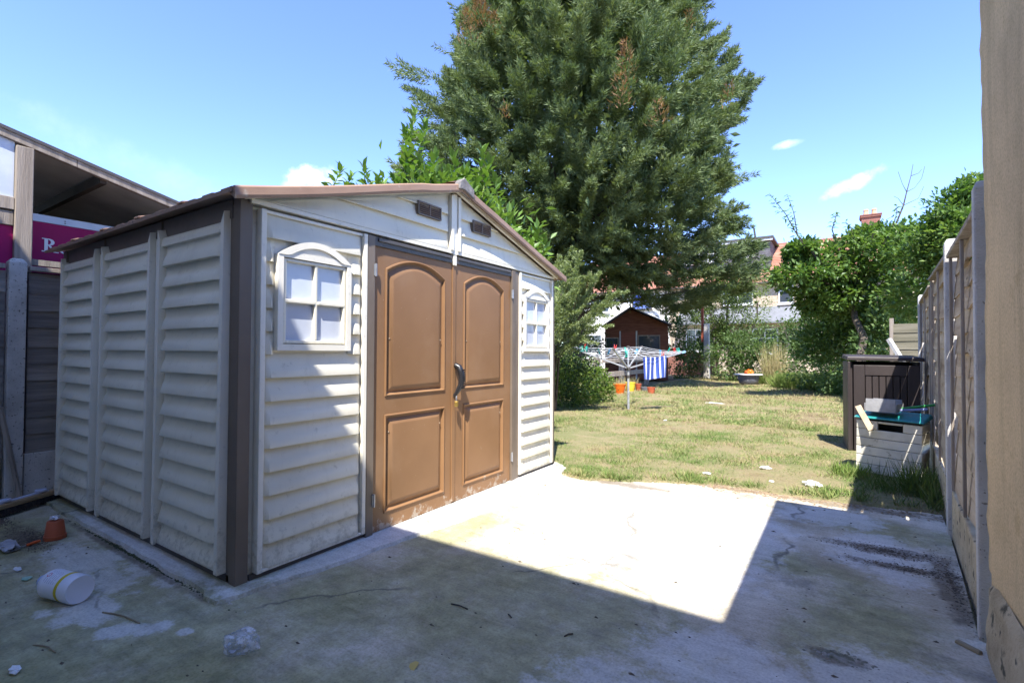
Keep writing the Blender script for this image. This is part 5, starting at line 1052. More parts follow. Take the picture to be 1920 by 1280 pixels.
for tip, L in shoots:
    base = tip-np.array([RNG.normal()*.12, RNG.normal()*.12, L]); st.tube([tuple(base-LO), tuple((base+tip)/2+RNG.normal(size=3)*.02-LO), tuple(tip-LO)], [.012, .009, .004], 5)
    st.tube([tuple(base-LO), tuple(np.array([base[0]*.6+LO[0]*.4, base[1]*.6+LO[1]*.4, base[2]-.9])-LO), (RNG.normal()*.2, RNG.normal()*.2, .1)], [.012, .03, .05], 5)
    k = int(11+L*26)
    for i in range(k):
        t = (i+.5)/k; p = base+(tip-base)*(t**.9); a = i*2.4+RNG.normal()*.3; el = .15+.9*t**2+RNG.normal()*.2
        lp.append((p-LO, a, el, .75+.35*RNG.random(), t))
order = sorted(range(len(lp)), key=lambda i: -(lp[i][0][2])) ; big = set(order[:298])
Ps, Ds = [], []
for i, (p, a, el, s, t) in enumerate(lp):
    if i in big:
        o = bpy.data.objects.new('leaf', ll_a if RNG.random() < .8 else ll_b); COL.objects.link(o); o.parent = lau; o.location = tuple(p)
        o.rotation_euler = (RNG.normal()*.3, -el, a); o.scale = (s, s, s)
    else: Ps.append(p); Ds.append([math.cos(a)*math.cos(el), math.sin(a)*math.cos(el), math.sin(el)])
stuff(st.build('stems', MAT('green_laurel_stem', [(.12, .18, .04), (.16, .2, .06)], 6, .6, .1), lau))
P, D = clumps([((-.2, -.1, 2.6), (1.3, .7, .75)), ((.75, .1, 2.1), (.6, .4, .8)), ((-.9, -.2, 2.75), (.9, .7, .6)), ((-.3, 0, 3.1), (1.0, .4, .38))], 60, 34, (.25, .5), .4)
if Ps: P = np.concatenate([P, np.array(Ps)]); D = np.concatenate([D, np.array(Ds)])
stuff(leaves('lower_leaves', P, D, .15, .062, M_LAUR, lau, fold=.2))

def bush(name, label, cat, loc, blobs, per, nl, size, mat, group=None, csize=(.14, .3), shell=.55, stems=None, inner=True, asp=.5, imat=None):
    t = thing(name, label, cat, loc, 0, group); P, D = clumps(blobs, per, nl, csize, shell); P[:, 2] = np.maximum(P[:, 2], .02); n = len(P)
    L = size*(.7+.6*RNG.random(n)); leaves('crown', P, D, L, L*asp, mat, t, fold=.18)
    if inner:
        P, D = clumps([(c, tuple(x*.7 for x in r)) for c, r in blobs], max(6, per//3), nl//2, (.3, .6), .1); P[:, 2] = np.maximum(P[:, 2], .02); leaves('inner_foliage', P, D, size*1.5, size*.9, imat or mat, t)
    mb = MB()
    for (p, q, r0, r1) in (stems or []): pts = wobble(p, q, 5, .05); mb.tube(pts, [r0+(r1-r0)*i/5 for i in range(6)], 7)
    if stems: mb.build('trunk', M_BARK, t, smooth=True)
    return t
V = lambda p, o: tuple(np.array(p)-np.array(o))
# feathery grey green shrub past the shed corner
HO = np.array([-4.75, 8.5, 0]); heb = thing('shrub', 'grey green feathery shrub with upswept branches just past the right corner of the shed', 'shrub', tuple(HO)); sp = []
for (x0, y0, x1, y1, dd, rr, nn) in ((1045, 640, 1090, 470, 9, .13, 900), (1040, 620, 1062, 500, 8.9, .16, 800), (1050, 640, 1125, 510, 9, .12, 800), (1050, 640, 1160, 545, 9, .12, 900), (1040, 600, 1100, 520, 8.8, .18, 900), (1040, 650, 1130, 580, 9, .12, 700), (1035, 560, 1050, 480, 9.2, .16, 600), (1035, 640, 1075, 560, 8.8, .2, 900), (1040, 670, 1120, 610, 9, .10, 500), (1030, 610, 1060, 560, 8.8, .2, 700), (1040, 660, 1095, 635, 9, .1, 400), (1030, 640, 1060, 610, 8.9, .18, 600)):
    b = np.array(at(x0, y0, dd)); e = np.array(at(x1, y1, dd)); L = np.linalg.norm(e-b); sp.append((b-HO, e-b, L, rr, int(nn*1.5)))
    for q in range(6): f = .3+.6*RNG.random(); sp.append((b+(e-b)*f-HO, (e-b)/L+np.array([RNG.normal()*.6, RNG.normal()*.6, RNG.normal()*.5]), .22+.2*RNG.random(), .06, 130))
P, D = plumes(sp, .8); leaves('crown', P, D, .035+.02*RNG.random(len(P)), .018, M_HEBE, heb); mb = MB()
for s in sp[::7]: mb.tube([(.1*RNG.normal(), .1*RNG.normal(), 0), tuple(s[0]), tuple(s[0]+unit(s[1])*s[2]*.9)], [.03, .018, .004], 5)
stuff(mb.build('branches', M_BARK, heb))
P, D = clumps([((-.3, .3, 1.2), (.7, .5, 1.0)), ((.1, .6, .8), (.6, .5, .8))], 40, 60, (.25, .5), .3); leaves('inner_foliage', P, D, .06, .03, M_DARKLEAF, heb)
bush('bramble_bush', 'low yellow green bramble bush on the lawn edge at the right end of the shed', 'bush', (-4.75, 9.4, 0), [((-.05, -.25, .45), (.42, .5, .5)), ((.1, .5, .5), (.4, .6, .55)), ((-.4, .3, .6), (.5, .6, .55)), ((.05, 1.2, .35), (.35, .5, .4))], 60, 34, .055, M_BRAM, asp=.6)
# dark growth below the conifer
G = 'shady shrubs below the conifer'
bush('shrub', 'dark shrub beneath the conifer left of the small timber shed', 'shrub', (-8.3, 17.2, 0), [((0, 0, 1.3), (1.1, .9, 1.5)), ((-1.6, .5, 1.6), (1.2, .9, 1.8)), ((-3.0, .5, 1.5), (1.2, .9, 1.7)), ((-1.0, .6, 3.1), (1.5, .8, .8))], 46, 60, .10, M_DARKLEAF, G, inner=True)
bush('shrub', 'dark ivy covered thicket between the timber shed and the concrete pole', 'shrub', (-6.2, 22.6, 0), [((.2, 0, 1.0), (.7, .6, 1.2)), ((.9, .8, 1.0), (.6, .6, 1.1)), ((-.2, .6, 2.6), (.7, .5, .8))], 34, 55, .10, M_HEDGE, G)
# privet tree behind the pole
bush('privet_tree', 'small olive green privet tree leaning over the concrete pole at the garden end', 'tree', (-4.0, 24.4, 0), [((-.9, 0, 4.3), (1.25, 1.0, 1.1)), ((.15, 0, 4.05), (1.05, 1.0, .95)), ((-.2, .2, 3.0), (1.7, 1.1, 1.1)), ((-1.6, .2, 3.2), (.7, .8, .9)), ((.3, .3, 1.7), (1.2, .9, .8)), ((-.9, .4, 2.0), (.5, .6, .9))], 52, 62, .085, M_PRIV, stems=[((-.1, 0, 0), (-.3, 0, 3.6), .10, .04), ((.2, 0, 0), (.9, 0, 3.4), .08, .03), ((-.8, .1, 0), (-1.1, 0, 3.0), .06, .02), ((-1.5, .1, 0), (-1.2, .2, 2.6), .05, .02)])
bush('hedge', 'dense mid green hedge across the end of the garden behind the tub', 'hedge', (-1.6, 21.4, 0), [((-1.9, .3, .9), (1.1, .8, 1.1)), ((-.6, .2, 1.1), (1.2, .8, 1.2)), ((.8, .0, 1.3), (1.2, .8, 1.5)), ((2.1, -.4, 1.4), (1.1, .8, 1.6)), ((1.3, .2, 2.3), (1.1, .7, .7)), ((3.0, -1.0, 1.4), (1.0, 1.0, 1.7))], 60, 60, .095, M_HEDGE)
# fruit tree over the right fence
FO = (.75, 13.2, 0)
ft = bush('fruit_tree', 'broad leafy fruit tree reaching over the garden from the right fence', 'tree', FO, [(V(at(1500, 515, 12), FO), (.7, .7, .36)), (V(at(1575, 490, 12.2), FO), (.75, .8, .45)), (V(at(1650, 470, 12), FO), (.8, .9, .5)), (V(at(1590, 540, 12.4), FO), (1.1, .9, .62)), (V(at(1680, 540, 12), FO), (.8, .8, .75)), (V(at(1700, 470, 11), FO), (.6, .6, .5)), (V(at(1530, 560, 12.5), FO), (.6, .6, .4)), (V(at(1640, 600, 12.6), FO), (.8, .7, .6)), (V(at(1500, 472, 11.9), FO), (.38, .4, .22)), (V(at(1640, 445, 12), FO), (.5, .5, .22)), (V(at(1570, 565, 12.7), FO), (.85, .7, .55)), (V(at(1640, 630, 13), FO), (1.0, .7, .7)), (V(at(1545, 640, 13.4), FO), (.7, .6, .6))],
     48, 30, .115, M_FRUIT, csize=(.18, .36), stems=[((-.1, 0, 0), V(at(1600, 560, 12.4), FO), .11, .06), (V(at(1600, 570, 12.4), FO), V(at(1480, 480, 12), FO), .05, .015), (V(at(1605, 570, 12.4), FO), V(at(1660, 440, 12), FO), .05, .012), (V(at(1602, 560, 12.4), FO), V(at(1560, 440, 12.4), FO), .04, .012)])
sp, lvs = MB(), []
fl_ = leaf_mesh('leaf', M_FRUIT, .135, .036)
for (x0, y0, x1, y1, dd, k) in ((1500, 450, 1442, 362, 11.4, 44), (1495, 440, 1476, 365, 11.4, 26), (1560, 430, 1568, 395, 11.8, 20), (1600, 445, 1585, 415, 11.8, 16), (1672, 430, 1682, 385, 11.2, 22), (1690, 430, 1700, 410, 11.0, 14), (1640, 430, 1625, 420, 11.6, 12)):
    b = Vector(V(at(x0, y0, dd), FO)); e = Vector(V(at(x1, y1, dd), FO)); sp.tube([b, b.lerp(e, .5)+Vector((.03, 0, .04)), e], [.014, .009, .003], 5)
    hub = Vector(V(at(1600, 545, 12.3), FO)); sp.tube([hub, hub.lerp(b, .5)+Vector((0, 0, -.1)), b], [.025, .018, .013], 5)
    for i in range(k):
        o = bpy.data.objects.new('leaf', fl_); COL.objects.link(o); o.parent = ft; p = b.lerp(e, (i+.7)/k); o.location = p+Vector((random.uniform(-.03, .03), random.uniform(-.03, .03), random.uniform(-.03, .03))); s = random.uniform(.75, 1.15); o.scale = (s, s, s); o.rotation_euler = (random.uniform(-.6, .6), random.uniform(-.5, .7), i*2.4+random.uniform(-.5, .5))
stuff(sp.build('sprigs', M_BARK, ft))
RO = (1.5, 9.2, 0)
bush('tree', 'bushy green tree rising behind the right fence beside the house wall', 'tree', RO, [(V(at(1790, 395, 8.8), RO), (.42, .5, .42)), (V(at(1775, 455, 9), RO), (.62, .7, .5)), (V(at(1820, 440, 8.5), RO), (.5, .6, .6)), (V(at(1740, 480, 9.3), RO), (.5, .6, .4)), (V(at(1800, 510, 9), RO), (.7, .8, .5)), (V(at(1825, 370, 8.7), RO), (.3, .4, .35)), (V(at(1720, 560, 10), RO), (.6, .6, .55))], 46, 34, .09, M_FRUIT, csize=(.2, .38), stems=[((0, 0, 0), V(at(1800, 480, 9), RO), .09, .04)])
tw_ = thing('bare_tree', 'bare dark twiggy top of a leafless tree against the sky above the right fence', 'tree', (2.0, 13.5, 0)); mb = MB(); TO = (2.0, 13.5, 0)
A = [V(at(x, y, 11.2), TO) for x, y in ((1680, 420, ), (1694, 385), (1700, 360), (1708, 330), (1712, 308))]
mb.tube([(0, 0, 0), (-.3, -.5, 2.5)]+A, [.07, .05, .022, .017, .012, .007, .004], 6)
for (i, pts) in ((2, ((1715, 352), (1728, 335), (1734, 312))), (1, ((1722, 372), (1732, 350))), (2, ((1692, 345), (1684, 322))), (3, ((1722, 325), (1728, 318))), (1, ((1684, 372), (1676, 368)))):
    mb.tube([A[i]]+[V(at(x, y, 11.2), TO) for x, y in pts], [.008]+[.004]*len(pts), 5)
mb.build('branches', M_BARK, tw_)
# hedge on the far right behind the cabinet
bush('hedge', 'dark green shrubs between the cabinet and the far fence panel', 'hedge', (.1, 14.2, 0), [((0, 1.6, 1.0), (.9, .9, 1.1)), ((.7, .2, 1.2), (.6, .9, 1.3)), ((-.7, 3.2, .9), (.9, .9, 1.0))], 44, 46, .09, M_HEDGE)
# shade shrubs filling the ground under the fruit tree, weeds and tall grass
def blades(name, pts, L, Wd, mat, lean=.35, parent=None):
    n = len(pts); D = np.stack([RNG.normal(size=n)*lean, RNG.normal(size=n)*lean, np.ones(n)], 1); return leaves(name, pts, D, L, Wd, mat, parent, up=np.array([.5, -.8, 0]), fold=.3)
def patch(cx, cy, rx, ry, n): a = RNG.random(n)*2*PI; r = np.sqrt(RNG.random(n)); return np.stack([cx+np.cos(a)*r*rx, cy+np.sin(a)*r*ry, np.zeros(n)], 1)
P = np.concatenate([patch(-.65, 18.6, 1.3, .9, 5200), patch(.2, 17.2, .8, 1.2, 3200), patch(-1.7, 20.2, .9, .4, 1200)])
o = blades('weeds', P, .25+.35*RNG.random(len(P)), .018, M_WEED, .4); stuff(o); o['label'] = 'tangle of tall pale green weeds at the end of the lawn'; 
P2, D2 = clumps([((-.6, 18.4, .25), (1.2, .8, .3)), ((.2, 17.4, .25), (.7, .9, .3))], 60, 40, (.1, .25), .3); P2[:, 2] = np.maximum(P2[:, 2], .03); stuff(leaves('weed_leaves', P2, D2, .06, .03, M_WEED))
gt = thing('grass_tuft', 'tall pale seeding grass clump behind the enamel tub', 'grass', (-2.0, 20.0, 0)); P = patch(0, 0, .35, .2, 260); blades('blade', P, .8+.9*RNG.random(260), .016, M_STRAW, .14, gt).name = 'blades'
gt = thing('grass_tuft', 'dark tall grass clump in front of the cream bin by the fence', 'grass', (.50, 5.25, 0)); P = np.concatenate([patch(.06, .1, .13, .3, 420), patch(-.12, -.02, .22, .10, 160), patch(.08, -.3, .07, .2, 120)]); blades('blades', P, .08+.24*RNG.random(len(P))**1.5, .007, M_TALL, .45, gt)
gt = thing('grass_tuft', 'grass tuft at the left foot of the cream bin', 'grass', (.06, 5.72, 0)); P = patch(0, 0, .14, .12, 300); blades('blades', P, .05+.10*RNG.random(300), .008, M_WEED, .5, gt)
gt = thing('grass_tuft', 'pale weeds around the posts of the rail fence', 'grass', (-5.35, 11.6, 0)); P = np.concatenate([patch(0, 0, .35, .9, 1000), patch(-.1, 2.2, .2, 1.8, 500)]); blades('blades', P, .15+.35*RNG.random(len(P)), .014, M_STRAW, .35, gt)
# the lawn itself: short blades, thinner where it is dry
def lawn_blades(n, y0, y1, L0, L1, W0):
    x = -5.4+6.7*RNG.random(n); y = y0+(y1-y0)*RNG.random(n)**1.25
    ey_ = np.where(x < -2.3, 4.3, np.interp(x, ex, ey)); keep = (y > ey_+RNG.normal(size=n)*.03) & (x < .46+.0672*(y-2.68)) & ~((x < -2.42) & (y < 4.56)); x, y = x[keep], y[keep]; n = len(x)
    den = np.array([mnoise.noise(Vector((a*.9, b*.9, 0)))+.6*mnoise.noise(Vector((a*3.1, b*3.1, 5))) for a, b in zip(x, y)]); k = RNG.random(n) < np.clip(.65+den*.8, .34, 1); x, y, den = x[k], y[k], den[k]; n = len(x)
    P = np.stack([x, y, np.full(n, .004)], 1); D = np.stack([RNG.normal(size=n)*.75, RNG.normal(size=n)*.75, np.ones(n)*.8], 1)
    L = (L0+(L1-L0)*RNG.random(n)**2)*np.clip(1+.7*den, .5, 1.8); return P, D, L, W0*(.7+.6*RNG.random(n))
A_ = lawn_blades(230000, 4.0, 9.5, .018, .065, .0055); B_ = lawn_blades(120000, 8.5, 16, .025, .09, .011); C_ = lawn_blades(45000, 14, 26, .03, .11, .02)
lg = leaves('grass', np.concatenate([A_[0], B_[0], C_[0]]), np.concatenate([A_[1], B_[1], C_[1]]), np.concatenate([A_[2], B_[2], C_[2]]), np.concatenate([A_[3], B_[3], C_[3]]), M_BLADE, kind='blade'); stuff(lg)
# taller edge tufts along the concrete
P = np.concatenate([patch(x+random.uniform(-.05, .05), y+.07, .09, .05, 60) for x, y in EDGE[:-1]]+[patch(-1.75, 4.32, .10, .06, 160), patch(-1.2, 4.72, .12, .08, 160), patch(.0, 4.9, .2, .1, 200), patch(-.15, 4.78, .12, .06, 140)])
lg2 = blades('edge_grass', P, .03+.08*RNG.random(len(P)), .006, M_BLADE, .7); stuff(lg2)
# ------------------------------------------------------------------ small things on the patio and lawn
# plastic bottle lying on its side
M_BOT = MAT('white_bottle_plastic', [(.66, .68, .74), (.74, .75, .80)], 4, .35, .02)
bo = thing('bottle', 'white plastic bottle with a yellow striped label lying on the mossy concrete', 'bottle', gnd(112, 1131)+Vector((0, 0, 0)), 0)
ba = gnd(150, 1131); bb = gnd(75, 1112); dv = (bb-ba); dv.z = 0
bo.location = ba; bo.rotation_euler = (0, 0, math.atan2(dv.y, dv.x)); R0 = .064
def lying(prof, n=28): 
    mb = MB().lathe(prof, n); mb.v = [(z, y, x+R0) for x, y, z in mb.v]; return mb
Lb = .235
lying([(0, .006), (R0*.75, .004), (R0*.93, .0), (R0, .012), (R0, .05), (R0*.985, .055), (R0*.985, Lb*.74), (R0, Lb*.75), (R0, Lb*.80), (R0*.88, Lb*.88), (R0*.55, Lb*.955), (R0*.36, Lb*.97), (R0*.36, Lb), (0, Lb)]).build('body', M_BOT, bo, smooth=True)
lying([(R0*.42, Lb+.002), (R0*.44, Lb+.006), (R0*.42, Lb+.03), (0, Lb+.032)]).build('cap', MAT('pale_blue_cap', [(.35, .42, .65), (.42, .5, .72)], 4, .4, .02), bo, smooth=True)
lying([(R0*.993, .0605), (R0*.993, .079)]).build('label_band', MAT('yellow_label', [(.5, .4, .01), (.58, .47, .02)], 4, .5, .02), bo, fix=False, smooth=True)
gm = MB()
for i in range(10):
    x = .10+.0135*i if i < 6 else .10; a0 = -1.3+.12*(i % 3)
    if i < 6:
        for k in range(12):
            if (i*7+k*5) % 9 == 0: continue
            a = PI/2+.05+k*.085; r = R0*.992; gm.add([(x-.0015, -r*math.cos(a), R0+r*math.sin(a)), (x+.0015, -r*math.cos(a), R0+r*math.sin(a)), (x+.0015, -r*math.cos(a+.06), R0+r*math.sin(a+.06)), (x-.0015, -r*math.cos(a+.06), R0+r*math.sin(a+.06))], [(0, 1, 2, 3)])
gm.v = [(x, -y, z) if False else (x, y, z) for x, y, z in gm.v]; gm.build('label_print', MAT('label_ink', [(.22, .24, .32), (.28, .3, .38)], 4, .6, 0), bo, fix=False)
hz = MB(); r = R0*.994
for sg_ in (1,):
    for ring in (0, 1):
        pts = [(.165, 2.25), (.150, 2.05), (.165, 1.85), (.180, 2.05)]; sc_ = 1 if ring == 0 else .72; c_ = (.165, 2.05)
        if ring == 0: outer = [(c_[0]+(p[0]-c_[0])*1, c_[1]+(p[1]-c_[1])*1) for p in pts]
        else: inner = [(c_[0]+(p[0]-c_[0])*sc_, c_[1]+(p[1]-c_[1])*sc_) for p in pts]
for i in range(4):
    q = [outer[i], outer[(i+1) % 4], inner[(i+1) % 4], inner[i]]; hz.add([(x, -r*math.cos(a), R0+r*math.sin(a)) for x, a in q], [(0, 1, 2, 3)])
hz.build('hazard_mark', MAT('red_ink', [(.55, .06, .08), (.6, .08, .1)], 4, .6, 0), bo, fix=False)
# upturned red plant pot with a scrap of foil
pp = thing('plant_pot', 'rusty red plant pot standing upside down on the concrete by the broom', 'plant pot', gnd(97, 1012)+Vector((-.02, .02, 0)))
MB().lathe([(.054, 0), (.056, .004), (.055, .024), (.051, .026), (.041, .105), (.038, .11), (.013, .112), (0, .112)], 24).build('body', M_TERRA, pp, smooth=True)
def crumple(name, label, cat, pos, r, mat, seed, sz=(1, 1, .6), sub=3, amp=.5, fr=9):
    bm = bmesh.new(); bmesh.ops.create_icosphere(bm, subdivisions=sub, radius=r); k = fr/r*.1
    for v in bm.verts:
        n_ = mnoise.noise(v.co*k*2+Vector((seed, 0, 0)))+.6*mnoise.noise(v.co*k*5+Vector((0, seed, 0))); v.co *= 1+amp*n_; v.co.x *= sz[0]; v.co.y *= sz[1]; v.co.z *= sz[2]
    zmin = min(v.co.z for v in bm.verts)
    for v in bm.verts: v.co.z -= zmin
    me = bpy.data.meshes.new(name); bm.to_mesh(me); bm.free(); me.materials.append(mat); o = bpy.data.objects.new(name, me); COL.objects.link(o); o.location = pos; return tag(o, label, cat)
M_FOIL = MAT('crumpled_foil', [(.6, .6, .64), (.75, .75, .8)], 20, .3, .3, 90, metal=.5); M_PAPER = MAT('white_litter', [(.66, .66, .66), (.78, .78, .77)], 8, .7, .2, 40)
crumple('foil_scrap', 'silver foil scrap on top of the upturned red pot', 'foil', gnd(97, 1012)+Vector((-.03, .02, .113)), .024, M_FOIL, 3, (1.3, 1, .5))
# clear plastic bag
ma, t, bs, out = new_mat('clear_plastic_film'); v = coords(t); tb = N(t, 'ShaderNodeBsdfTransparent'); tb.inputs[0].default_value = (.9, .92, .95, 1); bs.inputs['Base Color'].default_value = (.78, .80, .84, 1); bs.inputs['Roughness'].default_value = .12; bs.inputs['Specular IOR Level'].default_value = .9
ms = N(t, 'ShaderNodeMixShader'); t.links.new(ramp(t, noise(t, v, 30, 4), [(.46, (.02, .02, .02)), (.60, (.55, .55, .55))]).outputs[0], ms.inputs[0]); t.links.new(tb.outputs[0], ms.inputs[1]); t.links.new(bs.outputs[0], ms.inputs[2]); t.links.new(ms.outputs[0], out.inputs[0])
crumple('plastic_bag', 'crumpled clear plastic wrapper lying on the shaded concrete in front of the shed corner', 'plastic bag', gnd(446, 1220), .062, ma, 5, (1.3, .8, .55), 4, .55, 3.5)
crumple('paper_scrap', 'small white scrap at the bottom left of the patio', 'litter', gnd(28, 1260), .018, M_PAPER, 7, (1.4, .8, .5))
crumple('foil_scrap', 'tiny green and silver scrap left of the white bottle', 'litter', gnd(50, 1086), .018, MAT('green_foil', [(.2, .45, .3), (.45, .6, .5)], 30, .35, .2, 60), 8, (1.3, 1, .3))
crumple('paper_scrap', 'thin white scrap on the mossy concrete above the bottle', 'litter', gnd(33, 1068), .022, M_PAPER, 18, (1.6, .6, .2))
for (px, py, r, lab, sz, sd) in ((1325, 890, .05, 'flat white scrap on the lawn edge left of the others', (1, .7, .25), 11), (1435, 881, .055, 'torn white scrap lying in the grass in the middle of the lawn', (1.2, .8, .35), 12), (1523, 915, .085, 'largest white crumpled litter at the grass edge near the bin', (1.1, .7, .4), 13), (1447, 907, .03, 'small white scrap beside the largest litter at the grass edge', (1, .8, .5), 14), (1247, 789, .06, 'white slip of paper lying on the lawn beyond the patio', (.5, 1.4, .12), 15), (1340, 757, .16, 'pale strip lying flat on the far lawn', (1.5, .3, .1), 16)):
    crumple('litter', lab, 'litter', gnd(px, py)+Vector((0, 0, .008)), r*.72, M_PAPER, sd, sz)
# broom head
bd_ = gnd(112, 932)-gnd(-30, 975); bl = thing('broom', 'broom head with dark bristles and a pale blue bracket lying by the left fence', 'broom', gnd(-30, 978)+Vector((.0, .02, 0)), math.atan2(bd_.y, bd_.x))
BL = bd_.length*.97; MB().box((0, -.03, .055), (BL, .035, .092)).build('head', MAT('varnished_wood', [(.30, .2, .11), (.42, .3, .17)], 4, .6, .2, 30, (.5, 4, 4)), bl, bevel=.01)
nB = 2600; px_ = RNG.random(nB)*BL; py_ = (RNG.random(nB)-.5)*.055; PP = np.stack([px_, py_, np.full(nB, .056)], 1); DD = np.stack([RNG.normal(size=nB)*.12, -.5+RNG.normal(size=nB)*.25, -np.ones(nB)], 1)
stuff(leaves('bristles', PP, DD, .058, .004, MAT('dark_bristle', [(.02, .018, .016), (.05, .04, .035)], 5, .8, 0), bl, kind='blade'))
q = MB(); fx_ = BL*.45; q.box((fx_-.17, -.012, .093), (fx_+.17, .016, .101)); 
for u in (-.13, .12): q.lathe([(.028, 0), (.034, .004), (.034, .014), (.02, .016), (.02, .004)], 16, (fx_+u, .002, .1015))
q.build('bracket', MAT('pale_blue_metal', [(.5, .53, .66), (.6, .63, .75)], 6, .4, .05), bl, smooth=True)
tag(MB().box((-.02, -.012, 0), (.02, .012, .05)).build('wood_block', M_DARKWOOD), 'small dark block standing at the foot of the left concrete post', 'block').location = gnd(36, 932)
# trowel with orange handle
tg = thing('trowel', 'small trowel with an orange handle lying in the dirt at the left', 'trowel', gnd(50, 1026)+Vector((0, 0, .006)), 1.9); tg.scale = (.75, .75, .75)
MB().tube([(0, 0, .01), (.05, 0, .014), (.09, 0, .012)], [.010, .012, .009], 8).build('handle', MAT('orange_handle', [(.6, .09, .02), (.7, .13, .03)], 5, .5, 0), tg, smooth=True); MB().tube([(-.004, 0, .009), (-.05, 0, .008)], .004, 6).build('shank', M_STEEL, tg); MB().add([(-.05, -.02, .008), (-.05, .02, .008), (-.11, .018, .004), (-.135, 0, .003), (-.11, -.018, .004), (-.05, -.02, .005), (-.05, .02, .005), (-.11, .018, .001), (-.135, 0, .0), (-.11, -.018, .001)], [(0, 1, 2, 3, 4), (9, 8, 7, 6, 5)]+[(i, (i+1) % 5, 5+(i+1) % 5, 5+i) for i in range(5)]).build('blade', M_STEEL, tg)
crumple('plastic_scrap', 'grey plastic scrap on the dirt at the left edge of the patio', 'litter', gnd(14, 1030), .055, MAT('grey_film', [(.3, .3, .33), (.45, .45, .48)], 12, .5, .3), 21, (1.6, .8, .35))
# soil heaps
def heap(name, label, cx, cy, rx, ry, n, seed, mat=M_SOIL, hmax=.03, cs=(.002, .009)):
    mb = MB(); r = random.Random(seed)
    for i in range(n):
        a = r.random()*2*PI; q = r.random()**.7; x, y = cx+math.cos(a)*q*rx*(1+.5*r.uniform(-1, 1)), cy+math.sin(a)*q*ry*(1+.5*r.uniform(-1, 1)); s = r.uniform(*cs)*(1.2-q*.6); h = s*r.uniform(.15, .5); k = 5
        ring = [(x+math.cos(2*PI*j/k+a)*s*r.uniform(.6, 1.2), y+math.sin(2*PI*j/k+a)*s*r.uniform(.5, 1), .0) for j in range(k)]
        top = [(x+(p[0]-x)*.45, y+(p[1]-y)*.45, h) for p in ring]
        mb.add(ring+top, [tuple(range(k, 2*k))]+[(j, (j+1) % k, k+(j+1) % k, k+j) for j in range(k)])
    o = mb.build(name, mat); o['label'] = label; return stuff(o)
heap('soil', 'scattered dark soil by the upturned pot', -4.15, .93, .28, .10, 1100, 1); heap('soil', 'thin band of dark soil across the patio by the right fence', .22, 3.68, .34, .10, 700, 2, hmax=.02); heap('soil', 'second band of soil', .30, 3.44, .30, .07, 450, 3); heap('soil', 'soil along the gravel board', .46, 3.35, .05, .5, 420, 4)
heap('leaf_litter', 'dry leaf litter where lawn meets concrete', -.7, 4.62, 1.5, .16, 1500, 5, MAT('dry_litter', [(.12, .08, .05), (.22, .16, .1), (.3, .24, .15)], 30, .95, .3), cs=(.005, .018)); heap('moss', 'mossy rubble lump on the concrete', -.02, 2.30, .10, .045, 160, 6, MAT('grey_moss', [(.10, .10, .07), (.2, .2, .15), (.36, .35, .33)], 30, .95, .5), cs=(.004, .014))
heap('soil', 'soil behind the broom', -4.75, .92, .3, .06, 600, 8)
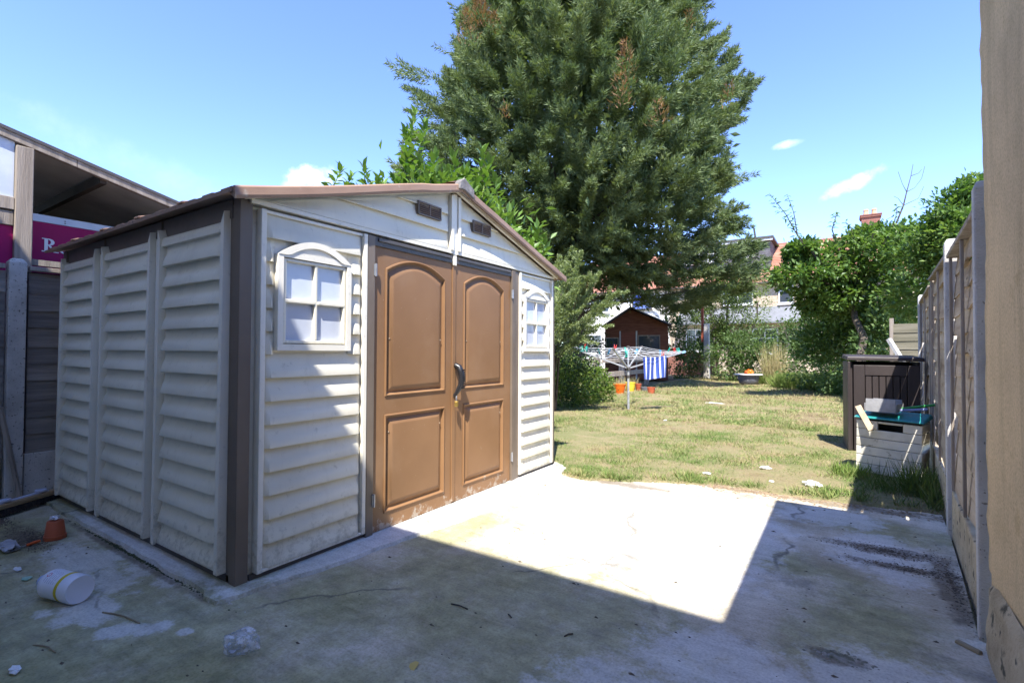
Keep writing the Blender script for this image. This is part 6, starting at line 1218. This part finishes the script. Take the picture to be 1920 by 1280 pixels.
# crumbs of dirt all over the patio
r = random.Random(9); mb = MB()
for i in range(620):
    x, y = r.uniform(-4.8, .42), r.uniform(.55, 4.5)
    if x < -2.2 and y > 1.1: continue
    s = r.choice([.002, .003, .004, .006, .009])*(1 if x > -.6 or r.random() < .5 else .7); a = r.random()*6; k = 4; ring = [(x+math.cos(a+j*1.57)*s*r.uniform(.6, 2.2), y+math.sin(a+j*1.57)*s*r.uniform(.5, 1), .0) for j in range(k)]
    mb.add(ring+[(x, y, s*.7)], [(j, (j+1) % k, 4) for j in range(k)])
stuff(mb.build('dirt_crumbs', M_SOIL))
heap('concrete_crumbs', 'pale crumbled concrete along the shed base', -3.2, 1.215, .75, .02, 260, 12, M_CONCEDGE, cs=(.004, .016))
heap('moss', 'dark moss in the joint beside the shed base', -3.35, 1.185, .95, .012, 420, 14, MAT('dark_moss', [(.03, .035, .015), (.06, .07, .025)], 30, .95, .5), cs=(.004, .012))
# twigs, a leaf, a chip of wood
M_TWIG = MAT('dry_twig', [(.20, .15, .09), (.32, .26, .16)], 10, .9, .3)
def twig(px0, py0, px1, py1, label, r=.003, mat=M_TWIG, bow=.01):
    a, b = gnd(px0, py0, r), gnd(px1, py1, r); m_ = a.lerp(b, .5)+Vector((bow, bow, .004)); tag(MB().tube([a, a.lerp(m_, .5)+Vector((0, bow*.4, 0)), m_, b], r, 6).build('twig', mat), label, 'twig')
twig(192, 1147, 262, 1167, 'longest pale straw stem lying right of the white bottle'); twig(62, 1208, 104, 1222, 'short pale stem on the mossy concrete near the bottom left', .0025)
M_DTWIG = MAT('dark_twig', [(.03, .03, .03), (.06, .055, .05)], 10, .9, .2); twig(846, 1131, 877, 1141, 'dark twig on the shaded concrete left of the sunlit patch', .003, M_DTWIG, .0); twig(1058, 1192, 1074, 1187, 'tiny dark twig on the concrete below the sunlit patch', .0028, M_DTWIG, .0); twig(953, 1151, 959, 1157, 'short dark crumb of twig right of the longer dark twig', .003, M_DTWIG, 0)
twig(962, 988, 975, 994, 'bent straw lying on the sunlit concrete in front of the doors', .002, M_TWIG, .012)
lf = leaf_mesh('fallen_leaf', MAT('yellow_leaf', [(.5, .36, .09), (.62, .47, .15)], 20, .7, .2), .058, .034); lf_o = bpy.data.objects.new('fallen_leaf', lf); COL.objects.link(lf_o); lf_o.location = gnd(779, 1238, .004); lf_o.rotation_euler = (.15, .05, -1.0); tag(lf_o, 'single yellow leaf lying on the concrete at the bottom centre', 'leaf')
wc = thing('wood_chip', 'brown wood chip lying at the foot of the nearest fence post', 'wood chip', gnd(1816, 1215, .0), 2.4)
MB().box((-.045, -.012, 0), (.045, .012, .014), .003).build('chip', M_TWIG, wc, bevel=.004)
twig(1838, 962, 1852, 920, 'thin stem curling beside the nearest fence post', .002, M_DTWIG, .0)
